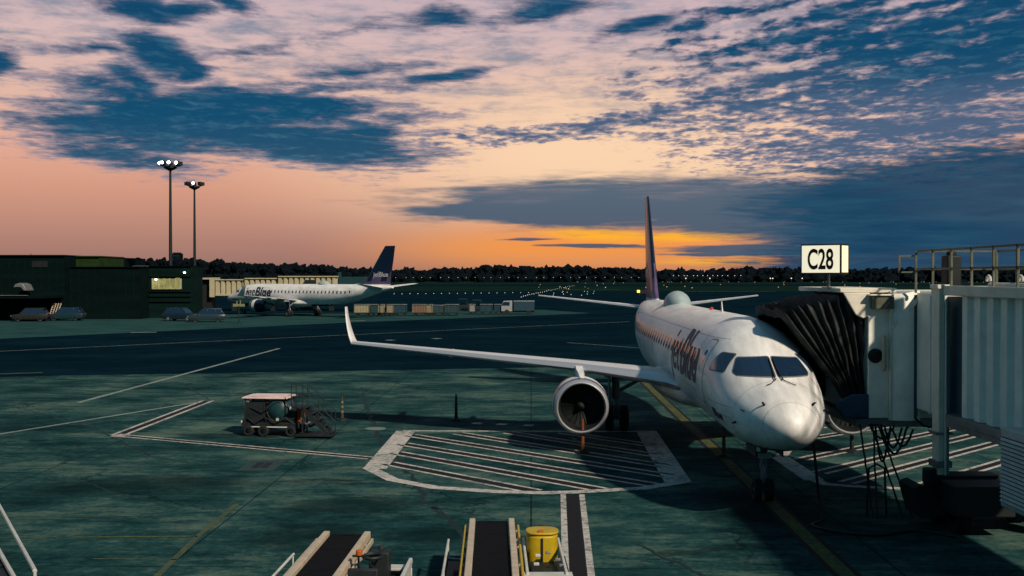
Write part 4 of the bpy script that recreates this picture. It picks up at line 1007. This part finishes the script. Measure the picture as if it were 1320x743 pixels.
# ================================================================== FAR TERMINAL AND BRIDGE
YB = 158.0
def X(px, Y=YB): return (px - 660) / FPX * Y
def Z(py, Y=YB): return H + (HZ - py) / FPX * Y
tb = thing('terminal_building', 'long dark green terminal building with lit windows at the far left', 'building', (X(120), YB + 8, 0))
TO = Vector((-X(120), -(YB + 8), 0))
def T(mb, name, parent=None, bevel=0.0):
    bmesh.ops.translate(mb.bm, verts=mb.bm.verts[:], vec=TO); return mb.build(name, parent or tb, bevel)
def blk(mb, x0, x1, z0, z1, y0, y1, mi=0): mb.box(((x0 + x1) / 2, (y0 + y1) / 2, (z0 + z1) / 2), (x1 - x0, y1 - y0, z1 - z0), mi)
b = MB([TERM]); blk(b, X(-120), X(98), 0, Z(331), YB - 4, YB + 30); blk(b, X(96), X(186), 0, Z(345), YB - 2, YB + 12); blk(b, X(-30), X(97), Z(383), Z(380), YB - 11, YB - 4); T(b, 'wall')
b = MB([TERM2]); blk(b, X(186), X(241), 0, Z(343.5), YB + 2, YB + 8); T(b, 'wall')
b = MB([TERM2])
for k, py in enumerate((356, 376, 382, 389)): blk(b, X(186) + .1, X(241), Z(py) - .09, Z(py) + .09, YB + 1.75, YB + 2.0)
for k in range(10): blk(b, X(-2 + k * 10), X(-1.3 + k * 10), .3, Z(334), YB - 4.08, YB - 4.0)
for k in range(9): blk(b, X(98 + k * 10), X(98.7 + k * 10), .3, Z(347), YB - 2.08, YB - 2.0)
T(b, 'wall_band')
b = MB([TERM]); blk(b, X(-120), X(98.5), Z(331), Z(329.5), YB - 4.3, YB + 30); blk(b, X(98), X(187), Z(345), Z(344), YB - 2.3, YB + 12); blk(b, X(186), X(241.5), Z(343.5), Z(342.3), YB + 1.7, YB + 8); T(b, 'roof_edge')
b = MB([TERMG]); blk(b, X(98), X(128), Z(346), Z(331.5), YB, YB + 10); blk(b, X(98), X(129), Z(331.5), Z(330), YB - .3, YB + 10); T(b, 'roof_screen')
for k in range(5):
    b = MB([WARMWIN]); x0, x1 = X(191 + k * 7.6), X(197.4 + k * 7.6); blk(b, x0, x1, Z(372.5), Z(359.5), YB + 1.86, YB + 1.98); w_ = T(b, 'window')
    b = MB([CREAMW]); blk(b, x0 - .08, x0 + .04, Z(373), Z(359), YB + 1.8, YB + 1.99); blk(b, x0, x1, Z(373.2), Z(372.5), YB + 1.8, YB + 1.99)
    if k == 4: blk(b, x1 - .06, x1 + .12, Z(373), Z(358.5), YB + 1.8, YB + 1.99); blk(b, x1 - .7, x1 + .12, Z(359.3), Z(358.5), YB + 1.8, YB + 1.99)
    T(b, 'window_frame', w_)
b = MB([WLAMP])
for (px, py, yy) in ((196, 361.5, YB + 1.7), (233, 352.5, YB + 1.8)): b.lathe([(0, .16), (.2, .16)], (X(px), yy, Z(py)), 'Z', 8, caps=(True, True))
T(b, 'wall_lamp')
b = MB([STEEL]); blk(b, X(4), X(80), Z(379.6), Z(379), YB - 11.2, YB - 11.05); blk(b, X(28), X(30), 0, Z(382), YB - 10.8, YB - 10.5); blk(b, X(6), X(7), 0, Z(382), YB - 10.8, YB - 10.6); T(b, 'canopy')
b = MB([STEEL]); pr = [(X(47.5), Z(370)), (X(50), Z(366)), (X(55), Z(364.6)), (X(60), Z(366.5)), (X(63.5), Z(374)), (X(60), Z(374)), (X(57), Z(370)), (X(53), Z(369.5))]
b.prism(pr, 'Y', YB - 7.5, YB - 5); T(b, 'roof_cowl', bevel=.05)
b = MB([BLACK]); blk(b, X(57), X(77), Z(345), Z(337), YB - 4.1, YB - 3.98); T(b, 'vent_opening')
b = MB([STEEL]); blk(b, X(128), X(198), Z(342), Z(341.5), YB + 14, YB + 14.1)
for k in range(8): blk(b, X(128 + k * 10), X(128.5 + k * 10), Z(347), Z(341.5), YB + 14, YB + 14.1)
b.tube([(X(40), YB, Z(330)), (X(40), YB, Z(327))], .08, 6); T(b, 'roof_rail')

# far bridge
YF = 195.0
fb = thing('jet_bridge', 'far cream corrugated jet bridge behind the distant airliner', 'jet bridge', (X(330, YF), YF, 0), group='passenger boarding bridges')
FO = -fb.location
def Fb(mb, name, parent=None):
    bmesh.ops.translate(mb.bm, verts=mb.bm.verts[:], vec=FO); return mb.build(name, parent or fb)
def FX(px): return X(px, YF)
def FZ(py): return Z(py, YF)
b = MB([CREAMW, BLACK]); blk(b, FX(256), FX(258.5), 0, FZ(359), YF - 2, YF + 2); blk(b, FX(256), FX(274), FZ(360.3), FZ(358.2), YF - 2, YF + 2); blk(b, FX(274), FX(280), FZ(383), FZ(358), YF - 2, YF + 2); blk(b, FX(258.5), FX(274), 0, FZ(360.3), YF - 1, YF + 2, 1); Fb(b, 'portal')
def far_tunnel(px0, px1, pz0, pz1, dy):
    b = MB([CREAMW]); x = FX(px0); pr = []
    while x < FX(px1):
        for f_, d in ((0, 0), (.55, 0), (.7, .35), (.92, .35)): pr.append((x + f_ * .95, YF - 1.6 + dy + d))
        x += .95
    b.loft([[(x, y, FZ(pz0)) for x, y in pr], [(x, y, FZ(pz1)) for x, y in pr]], closed=False, smooth=False)
    blk(b, FX(px0), FX(px1), FZ(pz1), FZ(pz1) + .18, YF - 1.8 + dy, YF + 1.5 + dy); blk(b, FX(px0), FX(px1), FZ(pz0) - .3, FZ(pz0), YF - 1.8 + dy, YF + 1.5 + dy)
    blk(b, FX(px0), FX(px1), FZ(pz0), FZ(pz1), YF + 1.3 + dy, YF + 1.5 + dy)
    Fb(b, 'tunnel')
far_tunnel(281, 318.5, 379, 361.5, 0); far_tunnel(319, 362, 380, 359.8, -.4); far_tunnel(362.5, 438, 379.5, 357.3, -.8)
b = MB([DARK]); blk(b, FX(397), FX(410), FZ(366.5), FZ(361), YF - 3.1, YF - 2.45); Fb(b, 'side_window')
b = MB([TEALP]); blk(b, FX(438.5), FX(472), FZ(378), FZ(357), YF - 2, YF + 2); blk(b, FX(437), FX(440), FZ(370), FZ(351), YF - 1, YF); Fb(b, 'cab')
for px in (300, 350, 425):
    b = MB([DARK]); blk(b, FX(px), FX(px + 5), 0, FZ(379.5), YF - .8, YF + .8); Fb(b, 'support_leg')

# flood light masts
def mast(label, px, pyt, Y, lit):
    x = X(px, Y); ht = Z(pyt, Y)
    t = thing('light_mast', label, 'light mast', (x, Y, 0), 0, 'flood light masts')
    b = MB([DARK]); b.tube([(0, 0, 0), (0, 0, ht * .5), (0, 0, ht - .6)], [.30, .24, .16], 10); b.build('pole', t)
    b = MB([DARK]); b.lathe([(ht - 1.0, .25), (ht - .6, 1.0), (ht - .4, 1.0), (ht - .2, .3)], n=12, caps=(True, True)); b.build('lamp_ring', t)
    n = 8
    for k in range(n):
        a_ = 2 * math.pi * k / n + .2; cx, cy = 1.45 * math.cos(a_), 1.45 * math.sin(a_)
        b = MB([DARK]); b.bar((.9 * math.cos(a_), .9 * math.sin(a_), ht - .4), (cx, cy, ht - .2), .1, .1); b.box((cx, cy, ht + .1), (.7, .5, .6), rz=a_); h_ = b.build('lamp_head', t, .03)
        if k in lit:
            b = MB([LAMPON]); b.lathe([(-.08, .16), (-.03, .24), (.06, .22)], (cx, cy - .33, ht + .1), 'Y', 14, caps=(True, True)); b.build('lamp_glass', h_)
mast('taller looking flood light mast on the left with bright lit lamps', 220, 212, 166, (4, 5, 6, 7))
mast('second flood light mast with one bright lamp, just right of the brightest mast', 251, 238, 203, (6,))

# road vehicles by the terminal
def carbody(label, px, py, rz, paint, van, name):
    p = at(px, py); t = thing(name, label, 'minivan' if van else 'car', tuple(p), rz, 'vehicles parked by the far terminal')
    Lh, w, hb, hr = (2.4, .92, 1.05, 1.75) if van else (2.35, .92, 1.05, 1.78)
    st = [(-Lh, .5, .86), (-Lh + .15, .32, .95), (-1.45, .28, 1.02), (-.9, .28, 1.08), (1.2, .28, 1.08), (Lh - .12, .32, 1.02), (Lh, .5, .9)]
    b = MB([paint]); rings = []
    for i, (x, zb_, zt_) in enumerate(st):
        ww = w * (.86 if i in (0, 6) else 1); rings.append([(x, -ww * .94, zb_), (x, -ww, (zb_ + zt_) / 2), (x, -ww * .93, zt_), (x, ww * .93, zt_), (x, ww, (zb_ + zt_) / 2), (x, ww * .94, zb_)])
    b.loft(rings); b.build('body', t, .03, sharp=50)
    gh = [(-1.35, 1.06), (-.55, hr), (1.75 if van else 1.6, hr), (2.25 if van else 2.2, 1.04)]
    b = MB([GLASS]); b.loft([[(x, -w * (.9 if z < 1.2 else .76), z) for x, z in gh], [(x, w * (.9 if z < 1.2 else .76), z) for x, z in gh]], smooth=False); b.build('window', t, .02)
    b = MB([paint]); b.prism([(-.62, hr - .02), (-.5, hr + .05), (1.7, hr + .05), (1.85, hr - .06)], 'Y', -w * .76, w * .76)
    for sy in (-1, 1):
        for (xb, xt) in ((-1.30, -.56), (-.02, .05), (1.15, 1.1), (2.18, 1.72)): b.bar((xb, sy * w * .915, 1.06), (xt, sy * w * .775, hr), .07, .05)
    b.build('roof', t, .02)
    for x in (-1.45, 1.4):
        for sy in (-1, 1):
            b = MB([TYRE, STEEL]); b.lathe([(-.1, .2), (-.11, .3), (-.08, .33), (.08, .33), (.11, .3), (.1, .2), (.11, .05), (.11, 0)], (x, sy * (w - .08), .33), 'Y', 18, mis=[0] * 5 + [1, 1]); b.build('wheel', t, sharp=40)
    for sy in (-.62, .62):
        b = MB([mat('headlight glass', (.5, .55, .55), .2, var=0)]); b.box((-Lh + .03, sy, .76), (.1, .34, .16)); b.build('headlight', t, .02)
        b = MB([mat('tail light', (.25, .02, .02), .3, var=0)]); b.box((Lh - .02, sy * 1.15, .86), (.08, .16, .26)); b.build('tail_light', t, .02)
    return t
carbody('dark blue square backed van parked left of the minivan by the far terminal', 233, 414, R(168), CARBODY, False, 'parked_van')
carbody('grey blue minivan with pale bonnet nearest the distant airliner nose', 267, 415.5, R(12), CARBODY2, True, 'minivan')
carbody('dark car in the shade under the terminal canopy at far left', 40, 414.5, R(8), BLACK, False, 'parked_car')
carbody('pale teal car low beside the terminal canopy steps', 86, 413.5, R(4), mat('teal car paint', (.008, .03, .037), .35, var=.1), False, 'parked_car')
# loading conveyors leaning in the terminal canopy
for i, px in enumerate((64, 70.5)):
    Yc = at(66, 413).y; b = MB([CREAM])
    for d in (-.16, .16):
        b.bar((X(px, Yc) + d * 1.2, Yc, .25), (X(px + 5.5, Yc) + d * 1.2, Yc + .3, 2.35), .09, .10)
    for k in range(8): b.bar(Vector((X(px, Yc) - .18, Yc, .4)).lerp(Vector((X(px + 5.5, Yc) - .18, Yc + .3, 2.25)), k / 7), Vector((X(px, Yc) + .18, Yc, .4)).lerp(Vector((X(px + 5.5, Yc) + .18, Yc + .3, 2.25)), k / 7), .05, .05)
    o = b.build('ladder'); tag(o, ('left' if i == 0 else 'right') + ' one of two pale ladders leaning under the terminal canopy', 'ladder', 'ladders under the canopy')

# baggage carts and tugs
CURT = {'cream': mat('cream curtain', (.27, .25, .16), .7, var=.2), 'teal': mat('teal curtain', (.014, .05, .058), .7, var=.2), 'blue': mat('blue curtain', (.012, .045, .07), .7, var=.2),
        'tan': mat('tan curtain', (.16, .10, .065), .7, var=.2), 'dark': mat('dark curtain', (.02, .05, .06), .7, var=.3), 'white': mat('white curtain', (.27, .29, .29), .6, var=.15)}
def cart(label, px, py, colr, wd=2.5, hgt=1.75, end='cream'):
    p = at(px, py); t = thing('baggage_cart', label, 'baggage cart', tuple(p), 0, 'baggage carts on the far service road')
    b = MB([DARK]); b.box((0, 0, .42), (wd, 1.5, .14)); b.bar((wd / 2, 0, .4), (wd / 2 + .45, 0, .35), .06, .06); b.build('chassis', t)
    b = MB([CURT[colr]]); n = 9; pr = [(-wd / 2 + .1 + (wd - .2) * k / 18, -.72 + (.05 if k % 2 else 0)) for k in range(19)]
    b.loft([[(x, y, .5) for x, y in pr], [(x, y, hgt - .06) for x, y in pr]], closed=False, smooth=False); b.box((0, 0, (hgt + .44) / 2), (wd - .2, 1.3, hgt - .6)); b.build('curtain', t)
    b = MB([CURT[end]]); b.box((-wd / 2 + .03, 0, (hgt + .46) / 2), (.06, 1.5, hgt - .5)); b.box((wd / 2 - .03, 0, (hgt + .46) / 2), (.06, 1.5, hgt - .5)); b.build('end_panel', t)
    b = MB([STEEL]); b.box((0, 0, hgt), (wd + .06, 1.6, .08)); b.build('roof', t, .02)
    for x in (-wd * .33, wd * .33):
        for y in (-.65, .65):
            b = MB([TYRE]); b.lathe([(-.08, .05), (-.08, .22), (.08, .22), (.08, .05)], (x, y, .22), 'Y', 12, caps=(True, True)); b.build('wheel', t)
for (px, c_, w_, lab) in ((467, 'cream', 2.3, 'cream curtained baggage cart at the left end of the long row'), (484.5, 'teal', 1.5, 'narrow teal baggage cart, second from the left in the long row'), (492, 'cream', .9, 'small cream baggage cart between teal and blue carts'),
                          (503.5, 'cream', 1.0, 'cream ended baggage cart touching the wide blue one'), (516, 'blue', 2.0, 'wide blue curtained baggage cart in the middle of the long row'), (542, 'tan', 2.4, 'tan orange curtained baggage cart in the long row'),
                          (554.5, 'cream', .9, 'cream baggage cart just right of the tan one'), (565, 'dark', 1.9, 'dark curtained baggage cart next to the right end of the long row'), (582.5, 'teal', 2.2, 'dark teal baggage cart ending the long row on the right')):
    cart(lab, px, 407, c_, w_, 1.72 if c_ != 'dark' else 1.6, 'cream' if c_ in ('cream', 'tan') else 'dark')
for (px, c_, w_, lab) in ((609, 'white', 1.0, 'short white baggage cart leading the second group'), (627, 'blue', 2.0, 'blue baggage cart behind the short white one in the second group'), (643, 'blue', 1.4, 'blue baggage cart just left of the white cabbed truck')):
    cart(lab, px, 405.5, c_, w_, 1.6, 'dark')
def tug(label, px, py):
    t = thing('baggage_tug', label, 'baggage tug', tuple(at(px, py)), 0, 'baggage tugs')
    b = MB([DARK]); b.box((0, 0, .6), (2.4, 1.3, .6)); b.box((.7, 0, 1.0), (.9, 1.2, .3)); b.build('body', t, .06)
    b = MB([CURT['blue']]); b.box((-.3, 0, 2.0), (1.5, 1.3, .08)); b.build('roof', t, .02)
    for x in (-1.0, .4):
        for y in (-.6, .6):
            b = MB([DARK]); b.tube([(x, y, .9), (x, y, 2.0)], .04, 6); b.build('roof_post', t)
    for x in (-.8, .8):
        for y in (-.6, .6):
            b = MB([TYRE]); b.lathe([(-.1, .05), (-.1, .32), (.1, .32), (.1, .05)], (x, y, .32), 'Y', 14, caps=(True, True)); b.build('wheel', t)
tug('dark tug with blue flat roof behind the gap between the cart rows', 599, 400)
tug('dark roofed tug standing behind the short white baggage cart', 617, 402)
p = at(671, 405.5); t = thing('catering_truck', 'white cabbed box truck at the right end of the cart groups', 'truck', tuple(p))
b = MB([CURT['white']]); b.prism([(-3.1, .5), (-3.1, 1.35), (-2.75, 2.15), (-1.35, 2.2), (-1.35, .5)], 'Y', -.95, .95); b.build('cab', t, .06)
b = MB([GLASS]); b.prism([(-3.02, 1.42), (-2.72, 2.02), (-1.75, 2.02), (-1.75, 1.42)], 'Y', -.962, .962); b.build('window', t)
b = MB([CURT['blue'], CURT['white']]); b.box((.55, 0, 1.35), (3.3, 2.0, 1.5), 0); b.box((.55, 0, 2.13), (3.4, 2.1, .10), 1); b.build('box_body', t, .03)
b = MB([DARK]); b.box((-.4, 0, .5), (5.4, 1.6, .25)); b.build('chassis', t)
for x in (-2.2, 1.3):
    for y in (-.85, .85):
        b = MB([TYRE]); b.lathe([(-.12, .05), (-.12, .4), (.12, .4), (.12, .05)], (x, y, .4), 'Y', 16, caps=(True, True)); b.build('wheel', t)
# small beacon vehicle beyond the tail
p = at(830, 380.5); t = thing('service_truck', 'tiny truck with lit amber beacons beyond the near airliner tail', 'truck', tuple(p))
b = MB([DARK]); b.box((0, 0, 1.0), (4.6, 2, 1.2)); b.box((1.2, 0, 1.9), (1.8, 1.9, .9)); b.build('body', t, .08)
b = MB([mat('lit amber lamp', (.8, .3, .02), .4, var=0, emit=(1, .35, .04), estr=2.2)]); b.box((1.2, -.3, 2.5), (1.2, .6, .4)); b.build('beacon', t, .05)
b = MB([mat('lit yellow lamp', (.8, .5, .05), .4, var=0, emit=(1, .62, .12), estr=2.2)]); b.box((-1.9, -1.05, 1.2), (.9, .2, .8)); b.build('headlight', t, .05)
for x in (-1.5, 1.5):
    for y in (-.9, .9):
        b = MB([TYRE]); b.lathe([(-.14, .05), (-.14, .45), (.14, .45), (.14, .05)], (x, y, .45), 'Y', 12, caps=(True, True)); b.build('wheel', t)
# person-height tow sign near the far nose: a small pole mounted stand marker
p = at(308, 417); t = thing('stand_marker', 'small post with round top plate below the distant airliner nose', 'marker post', tuple(p))
b = MB([DARK]); b.tube([(0, 0, 0), (0, 0, 2.3)], .07, 8); b.lathe([(0, .3), (.1, .3)], n=12, caps=(True, True)); b.build('pole', t)
b = MB([mat('olive plate', (.18, .2, .1), .6, var=.1)]); b.box((0, 0, 2.35), (1.5, .1, .35)); b.box((-.25, 0, 2.7), (.12, .08, .45)); b.box((.2, 0, 2.75), (.12, .08, .5)); b.build('plate', t)

# ================================================================== DISTANCE
# wooded skyline
bm = bmesh.new(); rnd = random.Random(11)
SKY = [(-200, 333), (0, 336), (120, 337), (150, 334), (190, 335), (240, 334), (285, 337), (330, 340), (400, 342), (440, 345), (470, 347), (540, 349), (580, 346), (640, 344), (740, 343.5), (800, 345.5), (850, 348), (900, 350.5), (930, 350), (950, 347), (1000, 346), (1040, 347), (1100, 347), (1320, 347), (1500, 346)]
def skyline(px):
    for (a_, b_), (c_, d_) in zip(SKY, SKY[1:]):
        if a_ <= px <= c_: return b_ + (d_ - b_) * (px - a_) / (c_ - a_)
    return 346
ico = bmesh.new(); bmesh.ops.create_icosphere(ico, subdivisions=2, radius=1.0)
iv = [v.co.copy() for v in ico.verts]; ifc = [[v.index for v in f.verts] for f in ico.faces]; ico.free()
def clump(c, r, sq):
    sd = Vector((rnd.uniform(0, 99), rnd.uniform(0, 99), rnd.uniform(0, 99)))
    vs = []
    for v in iv:
        k = 1 + .6 * mnoise.noise(v * 2.2 + sd) + .5 * mnoise.noise(v * 5.5 + sd)
        vs.append(bm.verts.new((c[0] + v.x * r * k, c[1] + v.y * r * k, c[2] + v.z * r * sq * k)))
    for f in ifc: bm.faces.new([vs[i] for i in f])
px = -160
while px < 1480:
    D = rnd.uniform(1180, 1300); x = X(px, D); top = Z(skyline(px) + rnd.choice((-1.5, 0, .5, 1, 1.6, 2.2)), D)
    r = rnd.uniform(2.4, 6.0); clump((x, D, max(top - r * 1.1, r * .4)), r, rnd.uniform(.9, 1.3))
    clump((x + rnd.uniform(-6, 6), D + 10, max(top * .55, 3)), r * 1.3, 1.0)
    clump((x + rnd.uniform(-6, 6), D - 25, 3.0), rnd.uniform(5, 8), .8)
    px += rnd.uniform(1.6, 3.4)
me = bpy.data.meshes.new('woods'); bm.to_mesh(me); bm.free(); me.materials.append(TREE)
o = bpy.data.objects.new('woods', me); col.objects.link(o); tag(o, 'dark wooded skyline along the far edge of the airfield', 'woods', kind='stuff')
# low hill under the woods
b = MB([GRASSM]); pr0, pr1, pr2 = [], [], []
px = -260
while px <= 1600:
    D = 1290; x = X(px, D); top = max(2.0, Z(skyline(min(max(px, -199), 1499)), D) - 9)
    pr0.append((X(px, 1190), 1190, 0.01)); pr1.append((x, D, top)); pr2.append((x * 1.05, D + 160, 0.01)); px += 20
b.loft([pr0, pr1, pr2], closed=False); o = b.build('hill', sharp=180); tag(o, kind='structure')
# tower block on the hill
tw = thing('tower_block', 'small dark tower block rising above the trees at left', 'building', (X(228.5, 1330), 1330, 0))
b = MB([TERM]); zt_ = Z(327, 1330); b.box((0, 0, zt_ / 2), (11, 11, zt_)); b.build('wall', tw)
b = MB([BLACK]); b.box((0, 0, zt_ + .6), (8, 8, 1.2)); b.build('roof', tw)
for k in range(3):
    b = MB([GLASS]); b.box((0, -5.53, zt_ - 3 - k * 4), (9, .08, 1.2)); b.build('window', tw)
# airfield and street lights
LW = mat('white field light', (.9, .9, .9), var=0, emit=(1, .95, .82), estr=.8)
LB = mat('blue white field light', (.8, .9, 1), var=0, emit=(.75, .9, 1), estr=.6)
LA = mat('amber field light', (.9, .6, .3), var=0, emit=(1, .62, .28), estr=.55)
def light_mesh(name, m, hgt, r):
    b = MB([DARK, m]); b.tube([(0, 0, 0), (0, 0, hgt)], r * .3, 6, 0); b.lathe([(hgt, r * .5), (hgt + r * .5, r), (hgt + r * 1.2, r * .9), (hgt + r * 1.7, r * .2)], n=8, mi=1, caps=(True, True))
    bmesh.ops.recalc_face_normals(b.bm, faces=b.bm.faces[:]); me = bpy.data.meshes.new(name); b.bm.to_mesh(me); b.bm.free(); me.materials.append(DARK); me.materials.append(m); return me
def lights(name, me, pts, label, cat, grp):
    for (x, y) in pts:
        o = bpy.data.objects.new(name, me); col.objects.link(o); o.location = (x, y, 0); tag(o, label, cat, grp)
P_ = []
x = 508.0
while x < 690: q = at(x, 380.6 - (x - 505) * .010); P_.append((q.x, q.y)); x += 10.2
lights('taxiway_light', light_mesh('taxiway_light', LW, .3, .10), P_, 'one of the evenly spaced white lights in the straight taxiway row', 'taxiway light', 'lights of the straight taxiway row')
P_ = []
for k in range(26):
    t_ = k / 25; q = at(672 + 68 * t_, 384.5 - 15.5 * t_ ** .9 + rnd.uniform(-.5, .5)); P_.append((q.x, q.y))
for k in range(18): q = at(rnd.uniform(676, 770), rnd.uniform(371, 384)); P_.append((q.x, q.y))
lights('approach_light', light_mesh('approach_light', LW, .3, .10), P_, 'one of the white lights in the dense diagonal cluster above the wing', 'approach light', 'lights of the diagonal cluster')
P_ = [(X(x_, 900), 900) for x_ in [500 + k * 11.2 + rnd.uniform(-1.5, 1.5) for k in range(31)]]
lights('street_lamp', light_mesh('street_lamp', LB, 5.0, .22), P_, 'one of the tiny pale lamps in the long row before the far trees', 'street lamp', 'far row of street lamps')
P_ = [(X(x_, 950), 950) for x_ in [868, 875, 882, 886, 894, 899, 906, 912, 919, 925, 931, 938, 947, 955]]
lights('street_lamp', light_mesh('street_lamp', LW, 6.5, .28), P_, 'one of the bright lamps clustered right of the near airliner fin', 'street lamp', 'bright lamps right of the fin')
P_ = []
for k in range(46): q = at(rnd.uniform(850, 1200), rnd.triangular(359, 376, 361)); P_.append((q.x, min(q.y, 1050)))
for k in range(24): q = at(rnd.uniform(690, 850), rnd.triangular(359, 376, 361)); P_.append((q.x, min(q.y, 1050)))
lights('field_light', light_mesh('field_light', LA, .6, .20), P_, 'one of the scattered amber lights on the dark airfield', 'field light', 'scattered amber airfield lights')
P_ = []
for (x_, y_) in ((915, 350.5), (1034, 354.5), (884, 364), (996, 368), (993, 366), (1020, 362)):
    P_.append((X(x_, 700), 700))
lights('flood_lamp', light_mesh('flood_lamp', LW, 4.5, .38), P_, 'one of the few brightest lamps on the far side of the airfield', 'flood lamp', 'brightest far lamps')
# long pale runway edge strips
b = MB([mat('pale strip', (.20, .26, .27), .8, var=.3, vscale=.2)])
for (x0, x1, py) in ((480, 720, 363.8), (610, 655, 361.8), (664, 800, 362.0), (690, 800, 373.5), (880, 1000, 376)):
    strip(b, [at(x0, py), at(x1, py - .1)], 6 if py < 365 else 1.5, .02)
o = b.build('runway_strip'); tag(o, kind='structure')
for p in o.data.polygons:
    if p.normal.z < 0: p.flip()
